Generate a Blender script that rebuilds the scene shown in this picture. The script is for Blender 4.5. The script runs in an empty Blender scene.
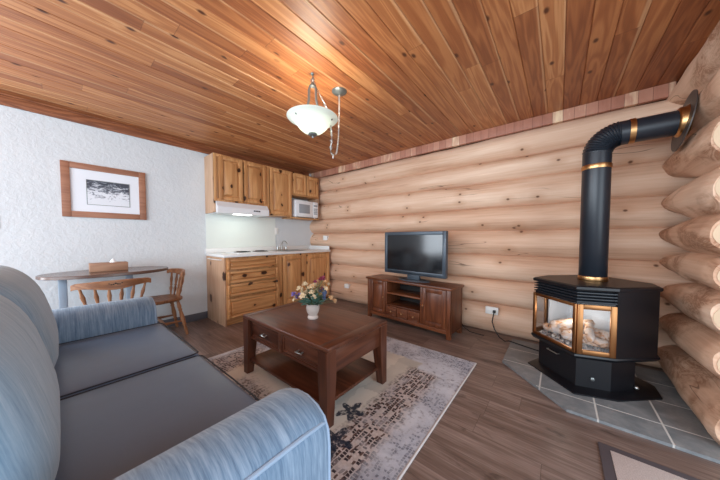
import bpy, bmesh, math, random
from mathutils import Vector, Matrix, noise
random.seed(7)
PI = math.pi
C = bpy.context.scene.collection
S = bpy.context.scene

# ------------------------------------------------------------------ mesh helpers
class MB:
    def __init__(self, M=None):
        self.bm = bmesh.new(); self.M = M
    def _new(self, verts):
        if self.M is not None:
            bmesh.ops.transform(self.bm, matrix=self.M, verts=verts)
    def box(self, x0, x1, y0, y1, z0, z1, bev=0.0, seg=2, M=None):
        r = bmesh.ops.create_cube(self.bm, size=1.0)
        vs = r['verts']
        for v in vs:
            v.co = Vector(((x0+x1)/2+v.co.x*(x1-x0), (y0+y1)/2+v.co.y*(y1-y0), (z0+z1)/2+v.co.z*(z1-z0)))
        if bev > 0:
            es = list({e for v in vs for e in v.link_edges})
            rr = bmesh.ops.bevel(self.bm, geom=es, offset=bev, segments=seg, profile=0.5, affect='EDGES')
            seen = set(); stack = [rr['verts'][0]]
            while stack:
                v = stack.pop()
                if v in seen: continue
                seen.add(v)
                for e in v.link_edges: stack.append(e.other_vert(v))
            vs = list(seen)
        if M is not None: bmesh.ops.transform(self.bm, matrix=M, verts=vs)
        self._new(vs); return vs
    def ring(self, pts): return [self.bm.verts.new(p) for p in pts]
    def skin(self, rings, closed=True, cap0=True, cap1=True):
        n = len(rings[0])
        for a, b in zip(rings, rings[1:]):
            for i in range(n if closed else n-1):
                j = (i+1) % n
                try: self.bm.faces.new((a[i], a[j], b[j], b[i]))
                except ValueError: pass
        if cap0 and closed: self.bm.faces.new(list(reversed(rings[0])))
        if cap1 and closed: self.bm.faces.new(rings[-1])
        vs = [v for r in rings for v in r]; self._new(vs); return vs
    def tube(self, pts, r, n=8, caps=True):
        pts = [Vector(p) for p in pts]
        rs = r if isinstance(r, (list, tuple)) else [r]*len(pts)
        rings = []; ref = None
        for i, p in enumerate(pts):
            t = (pts[min(i+1, len(pts)-1)] - pts[max(i-1, 0)]).normalized()
            if ref is None:
                ref = Vector((0, 0, 1)) if abs(t.z) < .9 else Vector((1, 0, 0))
            a = (ref - t*ref.dot(t)).normalized(); b = t.cross(a); ref = a
            rings.append(self.ring([p + rs[i]*(math.cos(2*PI*k/n)*a + math.sin(2*PI*k/n)*b) for k in range(n)]))
        return self.skin(rings, True, caps, caps)
    def lathe(self, prof, c=(0, 0, 0), n=24, caps=(True, True)):
        c = Vector(c)
        rings = [self.ring([c + Vector((max(r, 1e-4)*math.cos(2*PI*k/n), max(r, 1e-4)*math.sin(2*PI*k/n), z)) for k in range(n)]) for r, z in prof]
        return self.skin(rings, True, *caps)
    def turned(self, p0, p1, prof, n=10):
        p0 = Vector(p0); p1 = Vector(p1)
        return self.tube([p0 + (p1-p0)*t for t, r in prof], [r for t, r in prof], n)
    def prism(self, poly, z0, z1, scale_top=1.0):
        a = self.ring([Vector((x, y, z0)) for x, y in poly]); cx = sum(p[0] for p in poly)/len(poly); cy = sum(p[1] for p in poly)/len(poly)
        b = self.ring([Vector((cx+(x-cx)*scale_top, cy+(y-cy)*scale_top, z1)) for x, y in poly])
        return self.skin([a, b])
    def loft(self, poly_list):
        return self.skin([self.ring([Vector(p) for p in poly]) for poly in poly_list])
    def quad(self, pts):
        vs = self.ring([Vector(p) for p in pts]); self.bm.faces.new(vs); self._new(vs); return vs
    def blob(self, c, r, sub=2, sc=(1, 1, 1)):
        rr = bmesh.ops.create_icosphere(self.bm, subdivisions=sub, radius=r)
        for v in rr['verts']: v.co = Vector((v.co.x*sc[0], v.co.y*sc[1], v.co.z*sc[2])) + Vector(c)
        self._new(rr['verts']); return rr['verts']
    def frame(self, x0, x1, z0, z1, y0, y1, w, bev=.002):
        """four mitre-less members of a picture/door frame in the XZ plane"""
        self.box(x0, x0+w, y0, y1, z0, z1, bev); self.box(x1-w, x1, y0, y1, z0, z1, bev)
        self.box(x0+w, x1-w, y0, y1, z0, z0+w, bev); self.box(x0+w, x1-w, y0, y1, z1-w, z1, bev)
    def build(self, name, mat, parent=None, smooth=True, angle=35):
        me = bpy.data.meshes.new(name)
        bmesh.ops.recalc_face_normals(self.bm, faces=self.bm.faces)
        self.bm.to_mesh(me); self.bm.free()
        me.materials.append(mat)
        o = bpy.data.objects.new(name, me); C.objects.link(o)
        if parent is not None: o.parent = parent
        if smooth:
            for p in me.polygons: p.use_smooth = True
            try: me.set_sharp_from_angle(angle=math.radians(angle))
            except Exception: pass
        return o

def thing(name, label, cat, loc=(0, 0, 0), rz=0.0, group=None):
    o = bpy.data.objects.new(name, None); C.objects.link(o); o.empty_display_size = .1
    o.location = loc; o.rotation_euler = (0, 0, rz)
    return tag(o, label, cat, group)
def tag(o, label, cat, group=None):
    o['label'] = label; o['category'] = cat
    if group: o['group'] = group
    return o
def struct(o, label=None, cat=None):
    o['kind'] = 'structure'
    if label: o['label'] = label
    if cat: o['category'] = cat
    return o
def copy_tree(o, parent=None):
    c = o.copy(); C.objects.link(c)
    if parent is not None: c.parent = parent
    for ch in list(o.children): copy_tree(ch, c)
    return c

# ------------------------------------------------------------------ node helpers
def srgb(r, g, b):
    f = lambda c: c/12.92 if c <= .04045 else ((c+.055)/1.055)**2.4
    return (f(r/255), f(g/255), f(b/255), 1)
class NT:
    def __init__(self, name):
        self.m = bpy.data.materials.new(name); self.m.use_nodes = True
        self.t = self.m.node_tree; self.n = self.t.nodes; self.l = self.t.links
        self.b = self.n['Principled BSDF']; self.out = self.n['Material Output']
    def new(self, typ, **kw):
        x = self.n.new(typ)
        for k, v in kw.items(): setattr(x, k, v)
        return x
    def link(self, a, b): self.l.new(a, b)
    def put(self, sock, v):
        if isinstance(v, bpy.types.NodeSocket): self.l.new(v, sock)
        else: sock.default_value = v
    def math(self, op, a, b=0.0, c=None, clamp=False):
        x = self.new('ShaderNodeMath', operation=op); x.use_clamp = clamp
        self.put(x.inputs[0], a); self.put(x.inputs[1], b)
        if c is not None: self.put(x.inputs[2], c)
        return x.outputs[0]
    def mix(self, fac, a, b, blend='MIX'):
        x = self.new('ShaderNodeMix', data_type='RGBA', blend_type=blend)
        self.put(x.inputs[0], fac); self.put(x.inputs[6], a); self.put(x.inputs[7], b)
        return x.outputs[2]
    def ramp(self, fac, stops, interp='LINEAR'):
        x = self.new('ShaderNodeValToRGB'); r = x.color_ramp; r.interpolation = interp
        while len(r.elements) < len(stops): r.elements.new(.5)
        for e, (p, c) in zip(r.elements, stops):
            e.position = p; e.color = c if len(c) == 4 else (*c, 1)
        self.put(x.inputs[0], fac); return x.outputs[0]
    def step(self, v, lo, hi):
        x = self.new('ShaderNodeMapRange'); x.clamp = True
        self.put(x.inputs[0], v); x.inputs[1].default_value = lo; x.inputs[2].default_value = hi
        return x.outputs[0]
    def obj(self, rnd=True):
        co = self.new('ShaderNodeTexCoord').outputs['Object']
        if not rnd: return co
        r = self.new('ShaderNodeObjectInfo').outputs['Random']
        v = self.new('ShaderNodeCombineXYZ')
        self.link(self.math('MULTIPLY', r, 37.0), v.inputs[0]); self.link(self.math('MULTIPLY', r, 91.0), v.inputs[1]); self.link(self.math('MULTIPLY', r, 53.0), v.inputs[2])
        a = self.new('ShaderNodeVectorMath', operation='ADD'); self.link(co, a.inputs[0]); self.link(v.outputs[0], a.inputs[1])
        return a.outputs[0]
    def scale(self, vec, s):
        x = self.new('ShaderNodeVectorMath', operation='MULTIPLY'); self.link(vec, x.inputs[0]); x.inputs[1].default_value = s
        return x.outputs[0]
    def noise(self, vec, scale, detail=3, rough=.55, dist=0.0):
        x = self.new('ShaderNodeTexNoise'); self.link(vec, x.inputs['Vector'])
        x.inputs['Scale'].default_value = scale; x.inputs['Detail'].default_value = detail
        x.inputs['Roughness'].default_value = rough; x.inputs['Distortion'].default_value = dist
        return x.outputs['Fac']
    def vor(self, vec, scale, rnd=1.0):
        x = self.new('ShaderNodeTexVoronoi'); self.link(vec, x.inputs['Vector'])
        x.inputs['Scale'].default_value = scale; x.inputs['Randomness'].default_value = rnd
        return x.outputs['Distance'], x.outputs['Color']
    def vor2(self, a, b, scale):
        x = self.new('ShaderNodeTexVoronoi', voronoi_dimensions='2D'); self.link(self.comb(a, b, 0.0), x.inputs['Vector'])
        x.inputs['Scale'].default_value = scale
        return x.outputs['Distance'], x.outputs['Color']
    def sep(self, vec):
        x = self.new('ShaderNodeSeparateXYZ'); self.link(vec, x.inputs[0]); return x.outputs
    def comb(self, a, b, c):
        x = self.new('ShaderNodeCombineXYZ')
        for i, v in enumerate((a, b, c)): self.put(x.inputs[i], v)
        return x.outputs[0]
    def white(self, vec):
        x = self.new('ShaderNodeTexWhiteNoise', noise_dimensions='3D'); self.link(vec, x.inputs['Vector']); return x.outputs['Value']
    def bump(self, h, strength=.3, dist=.01):
        x = self.new('ShaderNodeBump'); x.inputs['Strength'].default_value = strength; x.inputs['Distance'].default_value = dist
        self.link(h, x.inputs['Height']); self.link(x.outputs[0], self.b.inputs['Normal'])
    def fin(self, col=None, rough=None, metal=None, spec=None):
        if col is not None: self.put(self.b.inputs['Base Color'], col)
        if rough is not None: self.put(self.b.inputs['Roughness'], rough)
        if metal is not None: self.put(self.b.inputs['Metallic'], metal)
        if spec is not None: self.put(self.b.inputs['Specular IOR Level'], spec)
        return self.m

def plain(name, col, rough=.5, metal=0.0, spec=.5, vary=.06, bump=0.0, bscale=200):
    t = NT(name); v = t.obj()
    n = t.noise(v, 9, 4)
    c = t.mix(n, tuple(x*(1-vary) for x in col[:3])+(1,), tuple(min(1, x*(1+vary)) for x in col[:3])+(1,))
    if bump: t.bump(t.noise(v, bscale, 2), bump, .002)
    return t.fin(c, rough, metal, spec)

def wood(name, dark, mid, light, axis='Z', s=1.0, rough=.45, knots=0.0, kscale=5.0, kcol=srgb(60, 32, 16), contrast=1.0, spec=.4, bump=.08, plane='XZ'):
    t = NT(name); v = t.obj()
    st = {'X': (.1, 1, 1), 'Y': (1, .1, 1), 'Z': (1, 1, .1)}[axis]
    vs = t.scale(v, st)
    n1 = t.noise(vs, 5*s, 3, .5, .3)
    ring = t.math('MULTIPLY_ADD', t.math('SINE', t.math('MULTIPLY', n1, 55.0)), .5, .5)
    st2 = {'X': (.02, 1, 1), 'Y': (1, .02, 1), 'Z': (1, 1, .02)}[axis]
    n2 = t.noise(t.scale(v, st2), 110*s, 3, .6)
    f = t.math('ADD', t.math('MULTIPLY', ring, .38*contrast), t.math('MULTIPLY_ADD', n2, .5*contrast, .42-.42*contrast))
    n3 = t.noise(vs, 1.8*s, 2)
    f = t.math('ADD', f, t.math('MULTIPLY_ADD', n3, 1.0, -.5))
    col = t.ramp(f, [(0.1, dark), (.5, mid), (.9, light)])
    if knots:
        kst = {'X': (.6, 1, 1), 'Y': (1, .6, 1), 'Z': (1, 1, .6)}[axis]
        sp_ = t.sep(t.scale(v, kst)); w1 = t.math('MULTIPLY_ADD', t.noise(v, 14, 2), .05, 0.0)
        d, cc = t.vor2(t.math('ADD', sp_['XYZ'.index(plane[0])], w1), sp_['XYZ'.index(plane[1])], kscale)
        cs = t.sep(cc); r = cs[0]
        gate = t.step(r, 1-knots-.01, 1-knots+.01)
        size = t.math('MULTIPLY_ADD', cs[1], .15, .035)
        k = t.math('MULTIPLY', t.math('SUBTRACT', 1.0, t.step(t.math('SUBTRACT', d, size), -.02, .03)), gate)
        halo = t.math('MULTIPLY', t.math('SUBTRACT', 1.0, t.step(t.math('SUBTRACT', d, size), .0, .22)), gate)
        col = t.mix(t.math('MULTIPLY', halo, .45), col, mid if False else dark)
        col = t.mix(k, col, kcol)
    if bump: t.bump(n2, bump, .003)
    return t.fin(col, rough, None, spec)

# ------------------------------------------------------------------ materials
def mat_ceiling():
    t = NT('cedar_planks'); v = t.obj(False); x, y, z = t.sep(v)
    PW = .122
    col_i = t.math('FLOOR', t.math('DIVIDE', x, PW))
    r1 = t.white(t.comb(col_i, 3.0, 1.0))
    yy = t.math('ADD', y, t.math('MULTIPLY', r1, 9.0))
    row = t.math('FLOOR', t.math('DIVIDE', yy, 2.3))
    r2 = t.white(t.comb(col_i, row, 7.0)); r3 = t.white(t.comb(col_i, row, 19.0))
    off = t.comb(t.math('MULTIPLY_ADD', r2, 40.0, x), t.math('MULTIPLY_ADD', r3, 23.0, y), 0.0)
    vs = t.scale(off, (1, .07, 1))
    n1 = t.noise(vs, 9, 3, .5, .6)
    ring = t.math('MULTIPLY_ADD', t.math('SINE', t.math('MULTIPLY', n1, 48.0)), .5, .5)
    n2 = t.noise(t.scale(off, (1, .02, 1)), 140, 3, .6)
    f = t.math('ADD', t.math('MULTIPLY', ring, .28), t.math('MULTIPLY', n2, .32))
    f = t.math('ADD', f, t.math('MULTIPLY_ADD', r2, .42, .0))
    col = t.ramp(f, [(.05, srgb(116, 62, 36)), (.4, srgb(154, 92, 54)), (.7, srgb(182, 120, 74)), (1, srgb(212, 156, 106))])
    # pale sapwood streak along some plank edges
    u = t.math('FRACT', t.math('DIVIDE', x, PW))
    sap = t.math('MULTIPLY', t.step(t.math('ADD', u, t.math('MULTIPLY', t.noise(vs, 3.0, 2), .5)), 1.1, 1.16), t.step(r3, .45, .47))
    col = t.mix(t.math('MULTIPLY', sap, .36), col, srgb(230, 188, 142))
    q_ = t.sep(off); d, cc = t.vor2(q_[0], t.math('MULTIPLY', q_[1], .55), 5.5)
    kr = t.sep(cc)[0]
    k = t.math('MULTIPLY', t.math('SUBTRACT', 1.0, t.step(d, .04, .10)), t.step(kr, .66, .68))
    col = t.mix(k, col, srgb(84, 42, 22))
    # butt joints
    fy = t.math('FRACT', t.math('DIVIDE', yy, 2.3))
    j = t.math('SUBTRACT', 1.0, t.step(fy, .0008, .0022))
    col = t.mix(t.math('MULTIPLY', j, .5), col, srgb(60, 30, 18))
    t.bump(n2, .05, .002)
    return t.fin(col, t.math('MULTIPLY_ADD', n2, .2, .34), None, .45)

def mat_floor():
    t = NT('laminate_floor'); v = t.obj(False); x, y, z = t.sep(v)
    PW = .19; PL = 1.25
    i = t.math('FLOOR', t.math('DIVIDE', y, PW)); r1 = t.white(t.comb(i, 2.0, 5.0))
    xx = t.math('ADD', x, t.math('MULTIPLY', r1, 5.0)); k = t.math('FLOOR', t.math('DIVIDE', xx, PL))
    r2 = t.white(t.comb(i, k, 3.0))
    off = t.comb(t.math('MULTIPLY_ADD', r2, 31.0, x), t.math('MULTIPLY_ADD', r2, 17.0, y), 0.0)
    n1 = t.noise(t.scale(off, (.12, 1, 1)), 11, 4, .6, .5)
    n2 = t.noise(t.scale(off, (.05, 1, 1)), 70, 3, .6)
    n3 = t.noise(t.scale(off, (.35, 1, 1)), 7, 4, .65, .8)
    f = t.math('ADD', t.math('MULTIPLY', n1, .55), t.math('MULTIPLY_ADD', n2, .45, t.math('MULTIPLY', r2, .07)))
    col = t.ramp(f, [(.28, srgb(70, 54, 48)), (.5, srgb(112, 94, 86)), (.70, srgb(152, 134, 126))])
    col = t.mix(t.math('MULTIPLY', t.step(n3, .60, .72), .7), col, srgb(42, 28, 24))
    fy = t.math('FRACT', t.math('DIVIDE', y, PW)); fx = t.math('FRACT', t.math('DIVIDE', xx, PL))
    g = t.math('MAXIMUM', t.math('SUBTRACT', 1.0, t.step(fy, .008, .016)), t.math('SUBTRACT', 1.0, t.step(fx, .0012, .0026)))
    col = t.mix(t.math('MULTIPLY', g, .6), col, srgb(44, 34, 30))
    t.bump(n2, .06, .002)
    return t.fin(col, t.math('MULTIPLY_ADD', n1, .2, .26), None, .45)

def mat_stucco():
    t = NT('white_stucco'); v = t.obj(False)
    n = t.noise(v, 22, 5, .6, .6); n2 = t.noise(v, 3, 2)
    d, _ = t.vor(v, 30)
    h = t.math('ADD', t.step(n, .40, .62), t.math('MULTIPLY', d, .35))
    t.bump(h, .22, .010)
    return t.fin(t.mix(n2, srgb(204, 209, 212), srgb(216, 220, 222)), .75, None, .2)

def mat_log(name, axis, patches):
    t = NT(name); v = t.obj()
    st = {'X': (.12, 1, 1), 'Y': (1, .12, 1)}[axis]; st2 = {'X': (.03, 1, 1), 'Y': (1, .03, 1)}[axis]
    n1 = t.noise(t.scale(v, st), 5, 4, .55, .4); n2 = t.noise(t.scale(v, st2), 60, 3, .6)
    f = t.math('ADD', t.math('MULTIPLY', n1, .75), t.math('MULTIPLY', n2, .3))
    col = t.ramp(f, [(.28, srgb(178, 132, 104)), (.5, srgb(212, 174, 146)), (.74, srgb(232, 203, 178))])
    # knots
    q_ = t.sep(v); d, cc = t.vor2(t.math('MULTIPLY', q_['XY'.index(axis)], .7), q_[2], 3.6)
    r = t.sep(cc)[0]
    k = t.math('MULTIPLY', t.math('SUBTRACT', 1.0, t.step(d, .022, .05)), t.step(r, .55, .57))
    halo = t.math('MULTIPLY', t.math('SUBTRACT', 1.0, t.step(d, .03, .25)), t.step(r, .55, .57))
    col = t.mix(t.math('MULTIPLY', halo, .35), col, srgb(176, 124, 86))
    col = t.mix(t.math('MULTIPLY', k, .9), col, srgb(92, 58, 38))
    # checks (thin drying cracks)
    c1 = t.noise(t.scale(v, {'X': (.10, 1, 1), 'Y': (1, .10, 1)}[axis]), 6, 2, .4, .2)
    crack = t.math('SUBTRACT', 1.0, t.step(t.math('ABSOLUTE', t.math('SUBTRACT', c1, .44)), .0015, .004))
    gate = t.step(t.noise(t.scale(v, {'X': (.5, 1, 1), 'Y': (1, .5, 1)}[axis]), 2.5, 1), .56, .60)
    col = t.mix(t.math('MULTIPLY', t.math('MULTIPLY', crack, gate), .75), col, srgb(90, 60, 44))
    if patches:   # drawknife scars, bark stain
        p = t.noise(t.scale(v, (1, .6, 1)), 5.5, 5, .62, 1.6)
        s = t.math('MULTIPLY_ADD', t.math('SINE', t.math('MULTIPLY', p, 60.0)), .5, .5)
        m = t.math('MULTIPLY', t.step(t.noise(t.scale(v, (1, .5, 1)), 3.2, 3, .6, .8), .45, .58), .85)
        col = t.mix(t.math('MULTIPLY', m, t.math('MULTIPLY_ADD', s, .5, .45)), col, srgb(140, 92, 62))
    h = t.math('ADD', t.noise(t.scale(v, {'X': (.3, 1, 1), 'Y': (1, .3, 1)}[axis]), 9, 3), t.math('MULTIPLY', n2, .3))
    t.bump(h, .25, .012)
    return t.fin(col, .6, None, .3)

def mat_fabric(name, dark, mid, light, axis='Z', rough=.85):
    t = NT(name); v = t.obj(False)
    st = {'X': (.035, 1, 1), 'Y': (1, .035, 1), 'Z': (1, 1, .035), 'A': (.05, 1, .05), 'B': (1, .05, .05)}[axis]
    n1 = t.noise(t.scale(v, st), 150, 4, .7); n2 = t.noise(t.scale(v, tuple(min(1, a*2.5) for a in st)), 38, 4, .7)
    f = t.math('ADD', t.math('MULTIPLY', n1, .6), t.math('MULTIPLY', n2, .45))
    col = t.ramp(f, [(.36, dark), (.52, mid), (.68, light)])
    w = t.noise(v, 500, 1)
    t.bump(t.math('ADD', t.math('MULTIPLY', w, .5), n1), .18, .002)
    m = t.fin(col, rough, None, .2)
    t.b.inputs['Sheen Weight'].default_value = .25
    t.b.inputs['Sheen Roughness'].default_value = .5
    return m

def mat_rug():
    t = NT('distressed_rug'); v = t.obj(False); x, y, z = t.sep(v)
    wob = t.noise(v, 12, 4, .65); w = t.math('MULTIPLY_ADD', wob, .12, -.06)
    xw = t.math('ADD', x, w); yw = t.math('ADD', y, t.math('MULTIPLY', w, .8))
    n = t.noise(v, 3.5, 4, .6, .5); nf = t.noise(v, 60, 3, .7)
    # outer field : cool greys with mauve
    outer = t.mix(t.step(n, .38, .62), srgb(206, 212, 222), srgb(168, 174, 188))
    outer = t.mix(t.math('MULTIPLY', t.step(t.noise(v, 28, 4, .7), .55, .66), .55), outer, srgb(90, 88, 100))
    outer = t.mix(t.math('MULTIPLY', t.step(nf, .5, .7), .35), outer, srgb(212, 212, 218))
    # centre : patchwork of beige / taupe
    chk = t.white(t.comb(t.math('FLOOR', t.math('DIVIDE', xw, .42)), t.math('FLOOR', t.math('DIVIDE', yw, .5)), 4.0))
    cen = t.ramp(t.math('ADD', t.math('MULTIPLY', chk, .6), t.math('MULTIPLY', n, .5)), [(.2, srgb(186, 184, 178)), (.5, srgb(214, 209, 199)), (.9, srgb(230, 226, 217))])
    cen = t.mix(t.math('MULTIPLY', t.step(nf, .52, .7), .3), cen, srgb(216, 208, 194))
    # dashed dark marks on a pale ground, running along the long side
    def dashes(cw, ch, thr, seed):
        u = t.math('DIVIDE', t.math('ADD', y, t.math('MULTIPLY', w, .25)), ch); q = t.math('DIVIDE', t.math('ADD', x, t.math('MULTIPLY', w, .25)), cw)
        iq = t.math('FLOOR', q); u = t.math('ADD', u, t.math('MULTIPLY', t.white(t.comb(iq, seed, 1.0)), 3.0))
        rr = t.white(t.comb(iq, t.math('FLOOR', u), seed))
        inn = t.math('MULTIPLY', t.math('SUBTRACT', 1.0, t.step(t.math('ABSOLUTE', t.math('SUBTRACT', t.math('FRACT', u), .5)), .34, .44)), t.math('SUBTRACT', 1.0, t.step(t.math('ABSOLUTE', t.math('SUBTRACT', t.math('FRACT', q), .5)), .30, .42)))
        return t.math('MULTIPLY', inn, t.step(rr, thr, thr+.02))
    ground = t.mix(t.step(nf, .4, .65), srgb(184, 174, 170), srgb(208, 200, 198))
    band = t.mix(dashes(.030, .020, .38, 5.0), ground, srgb(48, 38, 42))
    band = t.mix(dashes(.016, .034, .72, 9.0), band, srgb(92, 70, 64))
    outer = t.mix(t.math('MULTIPLY', dashes(.018, .016, .58, 3.0), t.math('MULTIPLY', t.step(n, .45, .6), .7)), outer, srgb(84, 84, 98))
    light_w = t.step(t.noise(v, 9, 3, .6), .5, .62)
    band = t.mix(t.math('MULTIPLY', light_w, .55), band, srgb(196, 194, 200))
    def box(x0, x1, y0, y1, e=.012):
        a = t.math('MULTIPLY', t.step(xw, x0-e, x0+e), t.math('SUBTRACT', 1.0, t.step(xw, x1-e, x1+e)))
        b = t.math('MULTIPLY', t.step(yw, y0-e, y0+e), t.math('SUBTRACT', 1.0, t.step(yw, y1-e, y1+e)))
        return t.math('MULTIPLY', a, b)
    # rug is centred on (-1.56, .95): local coords
    col = t.mix(box(-.66, .62, -1.1, 1.12), outer, cen)
    col = t.mix(t.math('MULTIPLY', box(.57, .82, -1.5, 1.00, .03), .97), col, band)
    col = t.mix(t.math('MULTIPLY', box(.30, .66, -.6, .02, .05), .6), col, band)
    col = t.mix(t.math('MULTIPLY', box(-.95, -.62, -.3, .35, .04), .8), col, band)
    col = t.mix(t.math('MULTIPLY', box(-.42, .0, -.45, .02, .06), .75), col, band)
    # dark blue flower heads
    for fx, fy, fr in ((.52, .24, .105), (.60, .0, .12), (-.02, -.12, .085), (.42, -.22, .07)):
        dx = t.math('SUBTRACT', x, fx); dy = t.math('SUBTRACT', y, fy)
        r = t.math('SQRT', t.math('ADD', t.math('MULTIPLY', dx, dx), t.math('MULTIPLY', dy, dy)))
        a = t.math('ARCTAN2', dy, dx)
        pet = t.math('MULTIPLY_ADD', t.math('SINE', t.math('MULTIPLY', a, 5.0)), .28, .72)
        edge = t.math('ADD', t.math('MULTIPLY', pet, fr), t.math('MULTIPLY_ADD', t.noise(v, 30, 3, .7), .09, -.05))
        m = t.math('SUBTRACT', 1.0, t.step(t.math('SUBTRACT', r, edge), -.008, .006))
        m = t.math('MULTIPLY', m, t.math('MULTIPLY_ADD', t.step(t.noise(v, 45, 2), .35, .5), .6, .35))
        col = t.mix(m, col, srgb(36, 46, 64))
    t.bump(t.noise(v, 300, 2), .3, .003)
    return t.fin(col, .9, None, .15)

def mat_tile():
    t = NT('grey_slate_tile'); v = t.obj()
    n = t.noise(v, 6, 5, .6, .6); n2 = t.noise(v, 40, 3)
    col = t.ramp(t.math('MULTIPLY_ADD', n2, .2, n), [(.35, srgb(104, 110, 114)), (.6, srgb(124, 129, 132)), (.85, srgb(150, 152, 153))])
    t.bump(n2, .1, .003)
    return t.fin(col, .45, None, .4)

def mat_emit(name, col, strength, base=(.9, .9, .9, 1)):
    t = NT(name); t.b.inputs['Emission Color'].default_value = col; t.b.inputs['Emission Strength'].default_value = strength
    return t.fin(base, .4)

def mat_pane(name, tint=(1, 1, 1, 1), gloss=.10):
    t = NT(name)
    tr = t.new('ShaderNodeBsdfTransparent'); tr.inputs[0].default_value = tint
    gl = t.new('ShaderNodeBsdfGlossy'); gl.inputs['Roughness'].default_value = .04
    mx = t.new('ShaderNodeMixShader'); lw = t.new('ShaderNodeLayerWeight'); lw.inputs[0].default_value = .5
    t.link(t.math('ADD', t.math('POWER', lw.outputs['Facing'], 4.0), gloss, clamp=True), mx.inputs[0]); t.link(tr.outputs[0], mx.inputs[1]); t.link(gl.outputs[0], mx.inputs[2])
    t.link(mx.outputs[0], t.out.inputs['Surface'])
    return t.m

def mat_art():
    t = NT('ink_landscape'); v = t.obj(False); x, y, z = t.sep(v)
    n = t.noise(t.scale(v, (1, 1, 2.4)), 16, 6, .7, 1.2); n2 = t.noise(v, 60, 3, .7)
    h = t.math('MULTIPLY_ADD', z, 1.5, .0)     # darker ridges toward the top of the print
    f = t.math('ADD', t.math('ADD', n, t.math('MULTIPLY', n2, .16)), t.math('MULTIPLY', h, -1.0))
    col = t.ramp(f, [(.44, srgb(58, 62, 74)), (.53, srgb(142, 148, 158)), (.60, srgb(222, 226, 232))])
    return t.fin(col, .5)

M = {}
M['ceil'] = mat_ceiling(); M['floor'] = mat_floor(); M['stucco'] = mat_stucco(); M['rug'] = mat_rug(); M['tile'] = mat_tile()
M['logx'] = mat_log('peeled_log_back', 'X', False); M['logy'] = mat_log('peeled_log_right', 'Y', True)
M['logend'] = plain('log_end_grain', srgb(206, 180, 150), .7, vary=.08)
M['chink'] = plain('dark_chinking', srgb(120, 84, 58), .8)
for ax in 'XYZ':
    M['pine'+ax] = wood('knotty_pine_'+ax, srgb(160, 104, 60), srgb(204, 150, 98), srgb(228, 182, 130), ax, 1.0, .4, .42, 7.5, contrast=.5)
    M['brown'+ax] = wood('walnut_stain_'+ax, srgb(54, 28, 19), srgb(88, 49, 33), srgb(114, 69, 48), ax, 1.0, .32, contrast=.7, spec=.5, bump=.03)
    M['stain'+ax] = wood('cherry_stain_'+ax, srgb(66, 32, 18), srgb(108, 60, 36), srgb(138, 84, 54), ax, 1.0, .34, contrast=.7, spec=.5, bump=.03)
    M['oak'+ax] = wood('maple_chair_'+ax, srgb(112, 70, 46), srgb(152, 104, 70), srgb(178, 130, 94), ax, 1.5, .4, contrast=.8)
    M['cedar'+ax] = wood('cedar_trim_'+ax, srgb(100, 54, 34), srgb(140, 84, 54), srgb(168, 106, 70), ax, 1.2, .5, .25, 5)
M['pineside'] = wood('pine_side_panel', srgb(176, 136, 106), srgb(196, 160, 130), srgb(212, 178, 148), 'Z', 1.0, .5, .30, 5.0, contrast=.6, plane='YZ')
M['tabletop'] = wood('dining_top', srgb(78, 56, 48), srgb(100, 76, 66), srgb(120, 94, 82), 'Y', 1.0, .22, contrast=.6, spec=.6)
M['white'] = plain('white_enamel', srgb(232, 234, 236), .3, vary=.02)
M['counter'] = plain('white_laminate', srgb(228, 228, 226), .25, vary=.03)
M['plate'] = plain('white_plastic', srgb(238, 238, 234), .4, vary=.01)
M['grey'] = plain('grey_plastic', srgb(150, 156, 162), .4)
M['splash'] = plain('pale_backsplash', srgb(226, 232, 226), .35, vary=.015)  # slight green tint puts the hood lamp's glow into the panel colour
M['basebd'] = plain('slate_baseboard', srgb(92, 94, 102), .6)
M['black'] = plain('black_steel', srgb(13, 15, 21), .38, spec=.5, bump=.05, bscale=400)
M['pipe'] = plain('matt_black_pipe', srgb(27, 33, 41), .36, spec=.5)
M['blackrub'] = plain('black_cord', srgb(18, 18, 20), .5)
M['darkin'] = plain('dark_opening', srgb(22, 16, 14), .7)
M['brass'] = plain('polished_brass', srgb(196, 152, 104), .32, 1.0, vary=.15)
M['bronze'] = plain('wall_flange_steel', srgb(92, 88, 86), .45, .7)
M['brassworn'] = plain('antique_brass', srgb(164, 116, 76), .34, 1.0, vary=.2)
M['nickel'] = plain('brushed_nickel', srgb(190, 190, 186), .3, 1.0)
M['pewter'] = plain('pewter_metal', srgb(128, 134, 134), .4, .8)
M['brassknob'] = plain('aged_brass_knob', srgb(196, 160, 120), .3, 1.0)
M['tvframe'] = plain('tv_bezel', srgb(70, 80, 90), .35, .2)
M['screen'] = plain('tv_screen', srgb(16, 18, 22), .12, spec=.6)
M['seat'] = plain('grey_seat_vinyl', srgb(96, 116, 142), .34, spec=.45, vary=.08, bump=.08, bscale=120)
M['piping'] = plain('dark_piping', srgb(34, 38, 46), .6)
M['fabZ'] = mat_fabric('blue_striated_fabric', srgb(92, 112, 136), srgb(134, 158, 182), srgb(172, 190, 206), 'Z')
M['fabX'] = mat_fabric('blue_striated_fabric_across', srgb(92, 112, 136), srgb(134, 158, 182), srgb(172, 190, 206), 'X')
M['fabD'] = mat_fabric('blue_cushion_fabric', srgb(118, 148, 174), srgb(140, 168, 190), srgb(160, 184, 203), 'B')
M['fabA'] = mat_fabric('blue_arm_fabric', srgb(80, 104, 130), srgb(112, 138, 163), srgb(146, 168, 190), 'A')
M['bpipe'] = plain('blue_piping', srgb(150, 172, 196), .8, spec=.2)
M['grout'] = plain('pale_grout', srgb(206, 206, 202), .8)
M['mat'] = None
M['paper'] = plain('mat_board', srgb(228, 232, 238), .7, vary=.01)
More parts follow.
